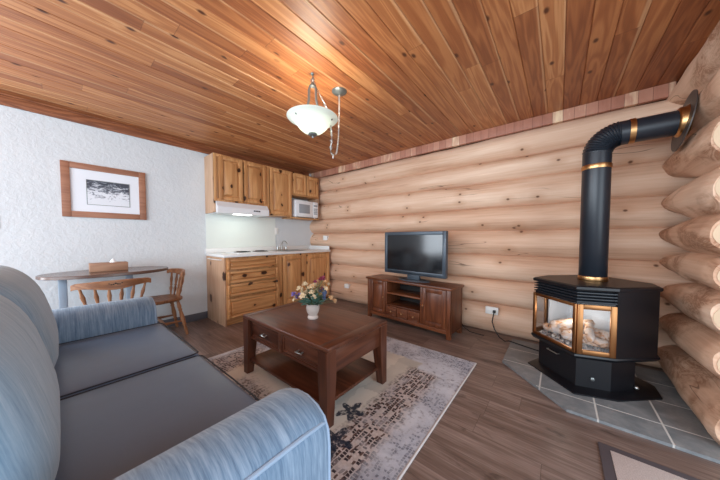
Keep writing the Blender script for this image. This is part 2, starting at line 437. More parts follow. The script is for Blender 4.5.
M['tissue'] = plain('tissue_paper', srgb(244, 246, 248), .9, vary=.01)
M['frame'] = wood('oak_picture_frame', srgb(128, 84, 64), srgb(156, 108, 84), srgb(176, 128, 102), 'X', 1.4, .5, contrast=.7)
M['boxwood'] = wood('pale_box_wood', srgb(150, 112, 88), srgb(174, 136, 110), srgb(190, 154, 128), 'Y', 1.0, .5, contrast=.5)
M['legsheen'] = plain('grey_sheen_leg', srgb(142, 154, 168), .5)  # pale grey stands in for light reflected off a dark wood leg
M['art'] = mat_art()
M['pane'] = mat_pane('stove_glass', (.97, .97, .97, 1), .05)
M['firebox'] = plain('pale_firebox_lining', srgb(206, 210, 216), .7, vary=.2)  # paleness also stands in for white reflection and haze in the glass
M['vase'] = plain('crackled_ceramic', srgb(186, 174, 166), .5, vary=.45)
t_ = NT('ceramic_log'); v_ = t_.obj(); n_ = t_.noise(v_, 14, 4, .65, .8)
t_.bump(n_, .5, .02)
M['firelog'] = t_.fin(t_.ramp(n_, [(.34, srgb(70, 62, 60)), (.42, srgb(204, 150, 106)), (.5, srgb(226, 204, 186)), (.7, srgb(216, 216, 220))]), .8)  # orange stop paints a warm glow onto the pale logs
t_ = NT('ember_bed'); v_ = t_.obj(); n_ = t_.noise(v_, 40, 4, .7)
t_.bump(n_, .6, .01)
M['ember'] = t_.fin(t_.ramp(n_, [(.38, srgb(60, 58, 60)), (.52, srgb(150, 146, 146)), (.66, srgb(226, 214, 200))]), .9)
t_ = NT('woven_mat'); v_ = t_.obj(False)
wv = t_.new('ShaderNodeTexWave', wave_type='BANDS', bands_direction='DIAGONAL'); t_.link(v_, wv.inputs[0]); wv.inputs['Scale'].default_value = 55; wv.inputs['Distortion'].default_value = 3; wv.inputs['Detail Scale'].default_value = 6
t_.bump(wv.outputs['Fac'], .5, .004)
M['mat'] = t_.fin(t_.mix(wv.outputs['Fac'], srgb(178, 166, 164), srgb(222, 212, 208)), .9)
M['matedge'] = plain('mat_binding', srgb(84, 78, 84), .85)
M['rugedge'] = plain('rug_binding', srgb(200, 196, 196), .85)
M['pinkblock'] = None
t_ = NT('cedar_block_trim'); v_ = t_.obj(False); x_, y_, z_ = t_.sep(v_)
i_ = t_.math('FLOOR', t_.math('DIVIDE', x_, .085)); r_ = t_.white(t_.comb(i_, 1.0, 2.0))
n_ = t_.noise(t_.scale(v_, (1, 1, .2)), 30, 3)
c_ = t_.ramp(t_.math('MULTIPLY_ADD', n_, .4, t_.math('MULTIPLY', r_, .7)), [(.1, srgb(140, 88, 70)), (.45, srgb(172, 116, 94)), (.8, srgb(190, 138, 114)), (.95, srgb(232, 204, 168))])
g_ = t_.math('SUBTRACT', 1.0, t_.step(t_.math('FRACT', t_.math('DIVIDE', x_, .085)), .03, .06))
M['pinkblock'] = t_.fin(t_.mix(t_.math('MULTIPLY', g_, .7), c_, srgb(90, 52, 40)), .6)
# frosted lamp glass : lit from within
t_ = NT('frosted_lamp_glass')
t_.b.inputs['Transmission Weight'].default_value = .0
t_.b.inputs['Emission Color'].default_value = (.93, 1.0, .95, 1); t_.b.inputs['Emission Strength'].default_value = .14
M['bowl'] = t_.fin(srgb(222, 232, 228), .3)
tl_ = t_.new('ShaderNodeBsdfTranslucent'); tl_.inputs[0].default_value = (.86, .95, .90, 1); mx_ = t_.new('ShaderNodeMixShader'); mx_.inputs[0].default_value = .45
t_.link(t_.b.outputs[0], mx_.inputs[1]); t_.link(tl_.outputs[0], mx_.inputs[2]); t_.link(mx_.outputs[0], t_.out.inputs['Surface'])
M['bulb'] = mat_emit('glowing_bulb', (1, .9, .75, 1), 6)
M['lens'] = mat_emit('hood_lamp_lens', (.95, 1, .9, 1), 3)

# ================================================================== SETTING
W, D, ZC = -3.92, 3.257, 2.447
m = MB(); m.box(-4.1, 1.9, -2.8, 3.6, -.1, 0); struct(m.build('floor', M['floor'], None, False))

m = MB(); PW = .122; g = .005                      # tongue-and-groove ceiling, one grooved sheet
for i in range(-34, 16):
    x0, x1 = i*PW, (i+1)*PW
    prof = [(x0, ZC+.006), (x0+g, ZC), (x1-g, ZC), (x1, ZC+.006)]
    a = m.ring([Vector((x, -2.8, z)) for x, z in prof]); b = m.ring([Vector((x, 3.6, z)) for x, z in prof])
    for k in range(3): m.bm.faces.new((a[k], a[k+1], b[k+1], b[k]))
m.box(-4.2, 2.0, -2.8, 3.6, ZC+.012, ZC+.08)
struct(m.build('ceiling', M['ceil'], None, False))

m = MB(); m.box(W-.12, W, -2.8, 3.6, 0, ZC); struct(m.build('wall_left', M['stucco'], None, False))
m = MB(); m.box(W, W+.014, -2.8, 1.34, 0, .10, .003); struct(m.build('baseboard_left', M['basebd']))
m = MB(); m.box(W, W+.022, -2.8, 3.2, 2.344, 2.432, .002); struct(m.build('trim_1', M['cedarY']))
m = MB(); m.box(W, W+.034, -2.8, 3.2, 2.433, 2.446, .002); struct(m.build('trim_2', M['cedarY']))
m = MB(); m.box(-3.9, .72, D, D+.05, 2.335, 2.446, .002); struct(m.build('trim_3', M['pinkblock']))

def log_mesh(axis, a0, a1, c, zc, rx, rz, seed, taper0=1.0, rough=.012, n=40):
    """log along axis from a0 to a1, centre offset c on the other horizontal axis; both ends closed"""
    m = MB(); L = a1-a0; K = max(10, int(L/.05)); rings = []
    for i in range(K+1):
        s = i/K; p = a0+L*s; rr = []
        e = ez = 1.0
        if axis == 'Y':                               # rounded sawn end towards the doorway
            e = 1 - .10*max(0, 1-(s*L)/.05)
            tt = min(1, max(0, (p-2.80)/.48)); ez = e*(1-.40*tt*tt*(3-2*tt)); e *= 1-.08*tt*tt
        for k in range(n):
            th = 2*PI*k/n
            nz = noise.noise(Vector((p*.9, math.cos(th)*.9+seed*7.1, math.sin(th)*.9+seed*3.3)))*rough*1.2 + noise.noise(Vector((p*4, math.cos(th)*2.5+seed*5, math.sin(th)*2.5)))*rough*.45
            q = (c+(rx+nz)*e*math.cos(th), zc+(rz+nz)*ez*math.sin(th))
            rr.append(Vector((p, q[0], q[1])) if axis == 'X' else Vector((q[0], p, q[1])))
        rings.append(m.ring(rr))
    m.skin(rings)
    return m

wb = bpy.data.objects.new('wall_back', None); C.objects.link(wb); struct(wb, 'wall of horizontal peeled logs behind the television', 'log wall')
bz = [0.0, .35, .65, .945, 1.24, 1.515, 1.825, 2.07, 2.345]
for i in range(8):
    h = (bz[i+1]-bz[i])/2
    log_mesh('X', -3.92, .92, 3.40, (bz[i]+bz[i+1])/2, .168, h+.011, i+1).build('log', M['logx'], wb, True, 60)
m = MB(); m.box(-3.92, .95, 3.40, 3.5, 0, ZC); m.build('backing', M['chink'], wb, False)

wr = bpy.data.objects.new('wall_right', None); C.objects.link(wr); struct(wr, 'wall of stacked logs behind the black stove, ends sawn at the doorway', 'log wall')
rzs = [0.0, .317, .58, .82, 1.05, 1.30, 1.585, 1.895, 2.18, 2.46]
for i in range(9):
    h = (rzs[i+1]-rzs[i])/2; y0 = 2.17+random.uniform(-.03, .03) - .02
    y0 = [2.20, 2.30, 2.34, 2.36, 2.38, 2.40, 2.42, 2.3, .9][i]
    cx = .85 + [0, .01, 0, .012, -.005, .0, -.01, .0, .0][i]
    lg = log_mesh('Y', y0, 3.45, cx, (rzs[i]+rzs[i+1])/2, .190, h+.024, 20+i, rough=.02).build('log', M['logy'], wr, True, 60)
    m = MB(); rr = h*.86
    pts = [Vector((cx+.160*math.cos(2*PI*k/28), y0-.003, (rzs[i]+rzs[i+1])/2+rr*math.sin(2*PI*k/28))) for k in range(28)]
    m.loft([[p+Vector((0, .01, 0)) for p in pts], pts])
    m.build('sawn_end', M['logend'], lg)
m = MB(); m.box(.90, 1.0, 2.25, 3.45, 0, ZC); m.build('backing', M['chink'], wr, False)

# ================================================================== KITCHEN
R90 = PI/2
def raised_door(m, x0, x1, z0, z1, yf, th=.02, st=.055, bulge=0):
    """raised panel door, front face at y = yf (facing -Y)"""
    m.frame(x0, x1, z0, z1, yf, yf+th, st, .004)
    m.box(x0+st-.002, x1-st+.002, yf+th-.004, yf+th-.001, z0+st-.002, z1-st+.002)
    e = .007; q = yf+th-.0045
    a = [(x0+st+e, q, z0+st+e), (x1-st-e, q, z0+st+e), (x1-st-e, q, z1-st-e), (x0+st+e, q, z1-st-e)]
    k = min(.034, (x1-x0-2*st)*.2)
    b = [(x0+st+e+k, yf+.001, z0+st+e+k), (x1-st-e-k, yf+.001, z0+st+e+k), (x1-st-e-k, yf+.001, z1-st-e-k), (x0+st+e+k, yf+.001, z1-st-e-k)]
    m.loft([a, b])

XU = -3.60
def upper(label, y0, y1, z0, z1, doors, extra=None):
    t = thing('upper_cabinet', label, 'cabinet', (XU, y0, z0), R90, 'knotty pine wall cabinets')
    w = y1-y0; h = z1-z0; d = abs(W-XU)
    m = MB(); m.box(.019, w-.001, .022, d-.002, 0, h, .002); m.build('body', M['pineZ'], t)
    m = MB(); m.frame(0, w, 0, h, .004, .0215, .035, .002); m.build('face_frame', M['pineZ'], t)
    for (a, b) in doors:
        m = MB(); raised_door(m, a, b, .02, h-.02, -.026, .026, .05); m.build('door', M['pineZ'], t)
    return t, w, h, d
t, w, h, d = upper('two-door pine wall cabinet above the white range hood', 1.345, 2.118, 1.655, 2.29, [(.06, .375), (.40, .745)])
m = MB(); m.box(.0, .0185, .006, d-.002, -.155, h); sp = m.build('side_panel', M['pineside'], t)
upper('single-door pine wall cabinet between the range hood and the microwave', 2.121, 2.575, 1.52, 2.29, [(.04, .435)])
t, w, h, d = upper('small two-door pine wall cabinet above the white microwave', 2.578, 3.19, 1.90, 2.29, [(.025, .30), (.315, .585)])
m = MB(); m.box(0, w, .0, d-.002, -.40, -.382, .002); m.build('shelf', M['pineX'], t)
m = MB(); m.box(w-.016, w, .004, d-.002, -.382, 0); m.build('side_panel', M['pineside'], t)

# range hood
t = thing('range_hood', 'white range hood under the pine wall cabinets', 'range hood', (XU, 1.366, 1.495), R90)
w = .748
prof = [(.318, .158), (.318, .0), (-.05, .0), (-.05, .085), (.002, .158)]
m = MB(); m.loft([[(0, y, z) for y, z in prof], [(w, y, z) for y, z in prof]]); m.build('shell', M['white'], t, True, 20)
m = MB(); m.box(.50, .60, -.054, -.049, .050, .068); o = m.build('control_panel', M['blackrub'], t)
for k in range(2):
    m = MB(); m.box(.515+.045*k, .535+.045*k, -.058, -.052, .054, .064, .002); m.build('switch', M['grey'], o)
m = MB(); m.box(.24, .48, -.04, .06, -.008, .0, .003); m.build('lamp_lens', M['lens'], t)

# microwave
t = thing('microwave', 'white microwave on the shelf beside the log wall', 'microwave', (-3.56, 2.622, 1.5185), R90)
m = MB(); m.box(0, .51, .012, .33, .012, .30, .006)
for fx in (.04, .47):
    for fy in (.05, .28): m.lathe([(.012, 0), (.012, .013)], (fx, fy, 0), 10)
m.build('body', M['white'], t)
m = MB(); m.box(.005, .375, -.008, .012, .015, .297, .005); o = m.build('door', M['white'], t)
m = MB(); m.box(.07, .31, -.0105, -.006, .075, .235, .002); m.build('window', M['grey'], o)
m = MB(); m.box(.38, .505, -.008, .012, .015, .297, .005); o = m.build('control_panel', M['white'], t)
m = MB()
for i in range(3):
    for j in range(4): m.box(.40+.032*i, .424+.032*i, -.0105, -.006, .07+.03*j, .092+.03*j, .001)
m.box(.40, .488, -.0105, -.006, .215, .245, .001)
m.build('keypad', M['grey'], o)

# base cabinets
XB = -3.324
t = thing('base_cabinet', 'pine drawer cabinet with four drawers at the open end of the counter', 'cabinet', (XB, 1.345, 0), R90, 'knotty pine base cabinets')
d = abs(W-XB); w = .79
m = MB(); m.box(0, w, .02, d-.02, .085, .898, .002); m.build('body', M['pineZ'], t)
m = MB(); m.box(-.003, .016, .0, d-.001, 0, .898, .002); m.build('side_panel', M['pineside'], t)
m = MB(); m.box(.016, .055, -.001, .02, .085, .898); m.build('face_stile', M['pineZ'], t)
m = MB(); m.box(w-.05, w, -.001, .02, .085, .898); m.build('face_stile', M['pineZ'], t)
m = MB(); m.box(.016, w, .045, .06, 0, .085); m.build('toe_board', M['pineX'], t)
for z0, z1 in ((.735, .872), (.56, .712), (.385, .54), (.10, .352)):
    m = MB()
    # shaped lip fronts with a raised field
    m.frame(.03, w-.035, z0, z1, -.030, -.001, .030, .008)
    m.box(.058, w-.063, -.010, -.002, z0+.026, z1-.026)
    k = .018
    m.loft([[(.066, -.0105, z0+.036), (w-.071, -.0105, z0+.036), (w-.071, -.0105, z1-.036), (.066, -.0105, z1-.036)],
            [(.066+k, -.028, z0+.036+k), (w-.071-k, -.028, z0+.036+k), (w-.071-k, -.028, z1-.036-k), (.066+k, -.028, z1-.036-k)]])
    m.build('drawer', M['pineX'], t)
m = MB(); pts = [(-.028, .06, .868), (-.028, .50, .868)]
m.tube([(-.003, .08, .868), (-.03, .08, .868), (-.03, .46, .868), (-.003, .46, .868)], .006, 8); m.build('towel_bar', M['plate'], t)

t = thing('base_cabinet', 'pine two-door cabinet below the sink, against the log wall', 'cabinet', (XB, 2.137, 0), R90, 'knotty pine base cabinets')
w = 1.053
m = MB(); m.box(0, w, .02, d-.02, .085, .898, .002); m.build('body', M['pineZ'], t)
m = MB(); m.frame(0, w, .085, .898, -.001, .02, .045); m.box(.475, .525, -.001, .02, .13, .853); m.build('face_frame', M['pineZ'], t)
m = MB(); m.box(0, w, .045, .06, 0, .085); m.build('toe_board', M['pineX'], t)
for a, b in ((.06, .47), (.52, w-.02)):
    m = MB(); raised_door(m, a, b, .12, .872, -.028, .027, .06); m.build('door', M['pineZ'], t)

t = thing('countertop', 'white laminate countertop running to the log wall', 'countertop', (W, 1.33, .9), 0)
m = MB(); m.box(.001, .628, 0, 1.868, 0, .036, .006); m.build('worktop', M['counter'], t)
m = MB(); m.box(.001, .022, 0, 1.868, .036, .105, .004); m.build('backsplash', M['counter'], t)
m = MB(); m.box(.022, .60, 1.848, 1.868, .036, .105, .004); m.build('side_splash', M['counter'], t)
m = MB(); m.box(W+.0005, W+.006, 1.345, 2.45, 1.006, 1.495); tag(m.build('backsplash_panel', M['splash']), 'smooth pale panel on the wall between counter and range hood', 'backsplash')

t = thing('cooktop', 'white two-burner cooktop set in the countertop beside the sink', 'cooktop', (-3.60, 1.86, .937), 0)
m = MB(); m.box(-.22, .22, -.30, .30, -.0005, .008, .004); m.build('tray', M['white'], t)
for by in (-.15, .13):
    m = MB(); m.tube([(math.cos(a)*r, by+math.sin(a)*r, .018) for a, r in [(k*.42, .022+.0022*k) for k in range(34)]], .005, 6)
    m.lathe([(.115, .008), (.118, .012), (.108, .010)], (0, by, 0), 28)
    m.build('burner', M['blackrub'], t)
t = thing('sink', 'steel bar sink set in the countertop beside the cooktop', 'sink', (-3.60, 2.52, .937), 0)
m = MB(); m.frame(-.20, .20, -.22, .22, 0, .005, .025, .002)
bmesh.ops.transform(m.bm, matrix=Matrix(((1, 0, 0, 0), (0, 0, 1, 0), (0, 1, 0, 0), (0, 0, 0, 1))), verts=m.bm.verts)
m.build('rim', M['nickel'], t)
m = MB(); m.box(-.18, .18, -.20, .20, .0003, .0012); m.build('basin', M['pewter'], t)
t = thing('faucet', 'chrome faucet with two handles behind the sink', 'faucet', (-3.83, 2.52, .937), 0)
m = MB(); m.box(-.025, .025, -.11, .11, 0, .016, .006); m.build('base', M['nickel'], t)
m = MB(); m.tube([(0, 0, .01), (0, 0, .10), (.015, 0, .135), (.06, 0, .16), (.12, 0, .15), (.15, 0, .12)], .009, 10); m.build('spout', M['nickel'], t)
for s in (-1, 1):
    m = MB(); m.lathe([(.016, .012), (.014, .04), (.02, .045), (.02, .06), (.006, .066)], (0, .085*s, 0), 14); m.build('handle', M['nickel'], t)

def outlet(name, label, loc, rz, w, h, kind, cat='outlet'):
    t = thing(name, label, cat, loc, rz, 'white wall plates')
    m = MB(); m.box(-w/2, w/2, -.006, .0, -h/2, h/2, .003)
    if kind in ('box', 'plug'): m.box(-w/2+.004, w/2-.004, 0, .05, -h/2+.004, h/2-.004)
    m.build('plate', M['plate'], t)
    n = 2 if w > .09 or h > .09 else 1
    for i in range(n):
        cx, cz = ((i-.5)*.05*2 if w > .09 else 0), ((i-.5)*.05 if h > .09 and w < .09 else 0)
        if w > .09: cx = (i-.5)*w*.46
        m = MB(); m.box(cx-.016, cx+.016, -.009, -.005, cz-.014, cz+.014, .003); m.build('socket', M['plate'], t)
    return t
outlet('wall_outlet', 'white outlet plate on the wall above the faucet', (W+.001, 2.47, 1.275), R90, .07, .12, 'flat')
outlet('wall_outlet', 'white outlet on the log wall just above the countertop', (-3.45, 3.205, 1.155), 0, .10, .085, 'box')
outlet('wall_outlet', 'white outlet low on the log wall between counter and television stand', (-2.92, 3.225, .30), 0, .10, .075, 'box')
t = outlet('wall_outlet', 'white double outlet low on the log wall with a black plug in it', (-.60, 3.215, .295), 0, .135, .085, 'plug')
m = MB(); m.box(.016, .046, -.04, -.009, -.018, .014, .006); tag(m.build('power_plug', M['blackrub']), 'black power plug in the double outlet by the stove', 'plug').location = (-.60, 3.215, .295)
m = MB(); m.tube([(-.57, 3.18, .28), (-.575, 3.16, .24), (-.585, 3.17, .18), (-.56, 3.16, .10), (-.50, 3.12, .03), (-.44, 3.085, .012), (-.425, 3.082, .020), (-.405, 3.077, .0285)], .006, 8)
m.tube([(-.405, 3.077, .0285), (-.37, 3.07, .0285), (-.25, 3.03, .0265), (-.12, 2.99, .0265), (-.02, 2.97, .0265)], .006, 8)
tag(m.build('power_cable', M['blackrub']), 'black cord running from the double outlet along the floor to the stove', 'cord')
m = MB(); m.tube([(-1.02, 3.19, .25), (-.96, 3.18, .13), (-.90, 3.16, .05), (-.82, 3.14, .012), (-.74, 3.13, .010), (-.66, 3.12, .010)], .005, 8)
tag(m.build('power_cable', M['blackrub']), 'black cord lying on the floor at the right end of the television stand', 'cord')
t = thing('light_switch', 'light switch plate on the white wall at the far left edge', 'switch', (W+.001, -.36, 1.295), R90)
m = MB(); m.box(-.04, .04, -.006, 0, -.06, .06, .003); m.build('plate', M['grey'], t)
m = MB(); m.box(-.006, .006, -.014, -.005, -.012, .012, .002); m.build('toggle', M['plate'], t)

# ================================================================== PICTURE
t = thing('picture_frame', 'wood framed black and white landscape print on the white wall', 'picture', (W+.001, .043, 1.37), R90)
w, h = .655, .565
m = MB(); m.frame(0, w, 0, h, -.022, 0, .062, .004); m.build('frame', M['frame'], t)
m = MB(); m.box(.055, w-.055, -.008, -.001, .055, h-.055); m.build('mat_board', M['paper'], t)
m = MB(); m.frame(.172, .512, .138, .405, -.0105, -.008, .006, .0005); m.build('print_border', M['pewter'], t)
m = MB(); m.box(-.164, .164, -.001, .001, -.128, .128); o = m.build('print', M['art'], t, False); o.location = (.342, -.0095, .2715)

# ================================================================== PENDANT LAMP
LX, LY = -1.545, 1.31
t = thing('pendant_lamp', 'lit frosted glass bowl pendant lamp hung by a swag chain from the ceiling', 'lamp', (LX, LY, 0))
zr = 2.10
m = MB()
prof_o = [(.0, 1.982), (.04, 1.983), (.085, 1.998), (.125, 2.03), (.155, 2.066), (.19, 2.088), (.216, 2.097), (.222, 2.103)]
prof_i = [(.216, 2.105), (.188, 2.094), (.15, 2.073), (.12, 2.036), (.082, 2.004), (.04, 1.989), (.0, 1.988)]
m.lathe([(r_*.90, z_) for r_, z_ in prof_o+prof_i], (0, 0, 0), 48); bowl = m.build('bowl_shade', M['bowl'], t, True, 80)
m = MB(); m.lathe([(.0, 1.945), (.006, 1.948), (.009, 1.956), (.006, 1.962), (.028, 1.966), (.036, 1.975), (.030, 1.985), (0, 1.986)], (0, 0, 0), 20); m.build('finial', M['pewter'], t)
for s in (0, 1, 2):
    a = s*2*PI/3+.5; m = MB(); m.blob((.155*math.cos(a), .155*math.sin(a), 2.083), .010, 2); m.build('glass_screw', M['pewter'], t)
dirv = Vector((.777, .629, 0))
m = MB()
for s in (-1, 1):
    p = [(.150*s, 2.085), (.085*s, 2.12), (.05*s, 2.17), (.032*s, 2.25), (.030*s, 2.32), (.022*s, 2.355), (0, 2.365)]
    m.tube([(dirv.x*a*.9, dirv.y*a*.9, z) for a, z in p], [.008, .008, .009, .010, .010, .008, .006], 8)
m.lathe([(.012, 2.34), (.022, 2.35), (.016, 2.368), (.006, 2.38)], (0, 0, 0), 12)
m.build('stem_bracket', M['pewter'], t)
m = MB(); m.tube([(.018*math.cos(a), .0, 2.396+.018*math.sin(a)) for a in [k*PI/8 for k in range(17)]], .0035, 6); m.build('hanging_loop', M['pewter'], t)
m = MB(); m.tube([(0, 0, 2.447), (0, 0, 2.425), (.012, 0, 2.413), (0, 0, 2.402), (-.012, 0, 2.412)], .003, 6); m.lathe([(.014, 2.447), (.010, 2.438), (.004, 2.434)], (0, 0, 0), 12); m.build('ceiling_hook', M['pewter'], t)
cc = Vector((.005, .30, 0))
m = MB(); m.lathe([(.066, 2.447), (.066, 2.440), (.052, 2.428), (.02, 2.420), (.008, 2.412), (0, 2.41)], cc, 28); m.build('canopy', M['pewter'], t)
# swag chain : alternating links along a hanging curve
path = []
def hang(p0, p1, sag, n=60):
    out = []
    for k in range(n+1):
        s = k/n; q = p0.lerp(p1, s); q.z -= sag*(1-(2*s-1)**4)*1.0 if False else sag*4*s*(1-s); out.append(q)
    return out
low = Vector((.01, .215, 1.868))
p_a = [Vector((0, 0, 2.40)), Vector((.03, .045, 2.30)), Vector((.07, .10, 2.17)), Vector((.06, .15, 2.0)), Vector((.03, .170, 1.92)), Vector((.015, .185, 1.882)), low, Vector((.01, .247, 1.882)), Vector((.008, .265, 1.92)), Vector((.006, .287, 2.05)), Vector((.005, .297, 2.25)), Vector((.005, .30, 2.412))]
def smooth_path(pts, n=14):
    out = []
    P = [pts[0]]+pts+[pts[-1]]
    for i in range(1, len(P)-2):
        for k in range(n):
            u = k/n; a, b, c, d_ = P[i-1], P[i], P[i+1], P[i+2]
            out.append(.5*((2*b)+(c-a)*u+(2*a-5*b+4*c-d_)*u*u+(3*b-a-3*c+d_)*u**3))
    out.append(pts[-1]); return out
sp_ = smooth_path(p_a)
m = MB(); acc = 0; flip = 0; last = sp_[0]
for q in sp_[1:]:
    if (q-last).length >= .021:
        tdir = (q-last).normalized(); mid = (q+last)/2
        side = tdir.cross(Vector((0, 0, 1)) if abs(tdir.z) < .95 else Vector((1, 0, 0))).normalized()
        if flip: side = tdir.cross(side)
        flip = 1-flip
        m.tube([mid + tdir*.0155*math.cos(a) + side*.0085*math.sin(a) for a in [k*PI/5 for k in range(11)]], .0022, 5, False)
        last = q
m.build('chain', M['nickel'], t)
m = MB(); m.tube(sp_, .0022, 5); m.tube([low+Vector((0, 0, -.0)), low+Vector((0, 0, -.03))], .004, 6); m.build('cord', M['plate'], t)
m = MB(); m.tube([(.012, .018, 2.38), (.05, .05, 2.24), (.10, .09, 2.09)], .0025, 6); m.build('lamp_wire', M['brassknob'], t)
bulbs = [(-.06*dirv.x, -.06*dirv.y, 2.045), (.06*dirv.x, .06*dirv.y, 2.045)]
for b_ in bulbs:
    m = MB(); m.blob(b_, .026, 3); m.build('bulb', M['bulb'], t)

# ================================================================== TELEVISION STAND + TV
rz = math.radians(-5.2)
t = thing('television_stand', 'dark brown television stand with two doors and three small drawers', 'tv stand', (-1.548, 2.80, 0), rz)
w, d, h = 1.25, .335, .59
hw = w/2
m = MB(); m.box(-hw-.02, hw+.02, -.02, d+.005, h-.028, h, .005); m.build('top', M['stainX'], t)
for s in (-1, 1):
    m = MB(); x0, x1 = (hw-.022, hw) if s > 0 else (-hw, -hw+.022); m.box(x0, x1, .005, d, .06, h-.028, .002); m.build('side_panel', M['stainZ'], t)
    for y0 in (0, d-.045):
        m = MB(); xa, xb = (hw-.05, hw) if s > 0 else (-hw, -hw+.05); m.box(xa, xb, y0, y0+.045, 0, h-.028, .003); m.build('leg', M['stainZ'], t)
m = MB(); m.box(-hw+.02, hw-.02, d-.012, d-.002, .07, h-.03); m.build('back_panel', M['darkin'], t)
m = MB(); m.box(-hw+.02, hw-.02, .005, d-.012, .075, .095); m.build('bottom_panel', M['stainX'], t)
m = MB(); m.box(-hw+.05, hw-.05, .002, .018, .055, .10, .002); m.build('apron', M['stainX'], t)
ix0, ix1 = -.285, .255
for x in (ix0, ix1):
    m = MB(); m.box(x-.012, x+.012, .003, d-.015, .095, h-.028, .001); m.build('divider', M['stainZ'], t)
for z in (.235, .395):
    m = MB(); m.box(ix0+.012, ix1-.012, .006, d-.015, z, z+.018, .002); m.build('shelf', M['stainX'], t)
for a, b, kx in ((-hw+.05, ix0-.012, ix0-.035), (ix1+.012, hw-.05, ix1+.035)):
    m = MB(); raised_door(m, a+.003, b-.003, .105, h-.034, -.004, .018, .05); o = m.build('door', M['stainZ'], t)
    m = MB(); m.lathe([(.004, 0), (.004, .012), (.010, .018), (.011, .024), (.006, .029), (0, .03)], (0, 0, 0), 14)
    k_ = m.build('knob', M['brassknob'], o); k_.location = (kx, -.004, .34); k_.rotation_euler = (PI/2, 0, 0)
dw = (ix1-ix0-.024)/3
for i in range(3):
    x0 = ix0+.012+i*dw
    m = MB(); m.box(x0+.004, x0+dw-.004, -.003, .015, .105, .23, .003); m.frame(x0+.004, x0+dw-.004, .105, .23, -.007, -.002, .02, .002); o = m.build('drawer', M['stainX'], t)
    m = MB(); m.lathe([(.004, 0), (.004, .012), (.010, .018), (.011, .024), (.006, .029), (0, .03)], (0, 0, 0), 14)
    k_ = m.build('knob', M['brassknob'], o); k_.location = (x0+dw/2, -.006, .168); k_.rotation_euler = (PI/2, 0, 0)

t = thing('television', 'grey framed flat screen television standing on the brown stand', 'television', (-1.488, 2.935, h+.001), math.radians(-5.2))
w = .915
m = MB(); m.box(-w/2, w/2, 0, .05, .075, .645, .006); m.box(-.32, .32, .045, .095, .13, .58, .02); m.build('housing', M['tvframe'], t)
m = MB(); m.frame(-w/2, w/2, .075, .645, -.012, .002, .045, .004); m.box(-w/2+.02, w/2-.02, -.012, .002, .078, .125, .003); m.build('bezel', M['tvframe'], t)
m = MB(); m.box(-w/2+.04, w/2-.04, -.006, .004, .12, .605); m.build('screen', M['screen'], t, False)
m = MB(); m.box(-.09, .09, .01, .05, .012, .10, .004); m.build('stand_neck', M['tvframe'], t)
m = MB(); ell = [(.235*math.cos(k*PI/18), .03+.12*math.sin(k*PI/18)) for k in range(36)]; m.prism(ell, 0, .014, .94); m.build('stand_base', M['tvframe'], t)

# ================================================================== RUG, MAT, HEARTH
RX0, RX1, RY0, RY1 = -2.56, -.565, -.55, 2.385
t = thing('area_rug', 'distressed beige and grey area rug under the coffee table', 'rug', ((RX0+RX1)/2, .95, 0))
cx, cy = (RX0+RX1)/2, .95
m = MB()
nx, ny = 40, 58; rows = []
for j in range(ny+1):
    row = []
    for i in range(nx+1):
        x = RX0+(RX1-RX0)*i/nx-cx; y = RY0+(RY1-RY0)*j/ny-cy
        if j == ny: y += .012*noise.noise(Vector((x*3, 0, 1)))
        row.append(m.bm.verts.new((x, y, .009)))
    rows.append(row)
for j in range(ny):
    for i in range(nx): m.bm.faces.new((rows[j][i], rows[j][i+1], rows[j+1][i+1], rows[j+1][i]))
ext = bmesh.ops.extrude_face_region(m.bm, geom=list(m.bm.faces))
for v in [e for e in ext['geom'] if isinstance(e, bmesh.types.BMVert)]: v.co.z = .001
m.build('pile', M['rug'], t, True, 30)
for x in (RX0-cx, RX1-cx):
    m = MB(); m.tube([(x, RY0-cy, .006), (x, RY1-cy-.004, .006)], .007, 8); m.build('binding', M['rugedge'], t)

t = thing('doormat', 'woven beige doormat with a dark border on the floor beside the hearth', 'mat', (.195, .92, 0))
m = MB(); m.box(0, .62, 0, .965, .001, .009, .003); m.build('binding', M['matedge'], t)
m = MB(); m.box(.045, .575, .045, .92, .008, .012, .001); m.build('woven_field', M['mat'], t)

hp = [(-.385, 3.20), (-.385, 2.565), (.065, 2.09), (.74, 2.09), (.74, 3.20)]
t = thing('hearth_pad', 'grey tiled hearth pad with white grout on the floor under the stove', 'hearth')
m = MB(); m.prism([(x+(.006 if x < .3 else -.006), y+(.006 if y < 2.6 else -.004)) for x, y in hp], .0005, .0188); m.build('grout_bed', M['grout'], t, False)
def clip(poly, a, b):       # keep the side left of a->b
    out = []
    for i in range(len(poly)):
        p, q = poly[i], poly[(i+1) % len(poly)]
        sp1 = (b[0]-a[0])*(p[1]-a[1])-(b[1]-a[1])*(p[0]-a[0]); sq = (b[0]-a[0])*(q[1]-a[1])-(b[1]-a[1])*(q[0]-a[0])
        if sp1 >= 0: out.append(p)
        if sp1*sq < 0:
            u = sp1/(sp1-sq); out.append((p[0]+(q[0]-p[0])*u, p[1]+(q[1]-p[1])*u))
    return out
gx = [-.40, -.09, .215, .515, .80]; gy = [2.05, 2.285, 2.60, 2.91, 3.25]
hin = [(-.383, 3.198), (-.383, 2.566), (.0655, 2.0925), (.739, 2.0925), (.739, 3.198)]
for i in range(4):
    for j in range(4):
        e = .005
        p = [(gx[i]+e, gy[j]+e), (gx[i+1]-e, gy[j]+e), (gx[i+1]-e, gy[j+1]-e), (gx[i]+e, gy[j+1]-e)]
        for k in range(len(hin)):
            p = clip(p, hin[(k)], hin[(k+1) % len(hin)])
            if len(p) < 3: break
        if len(p) >= 3:
            m = MB(); m.prism(p, .0008, .0195); m.build('tile', M['tile'], t, False)

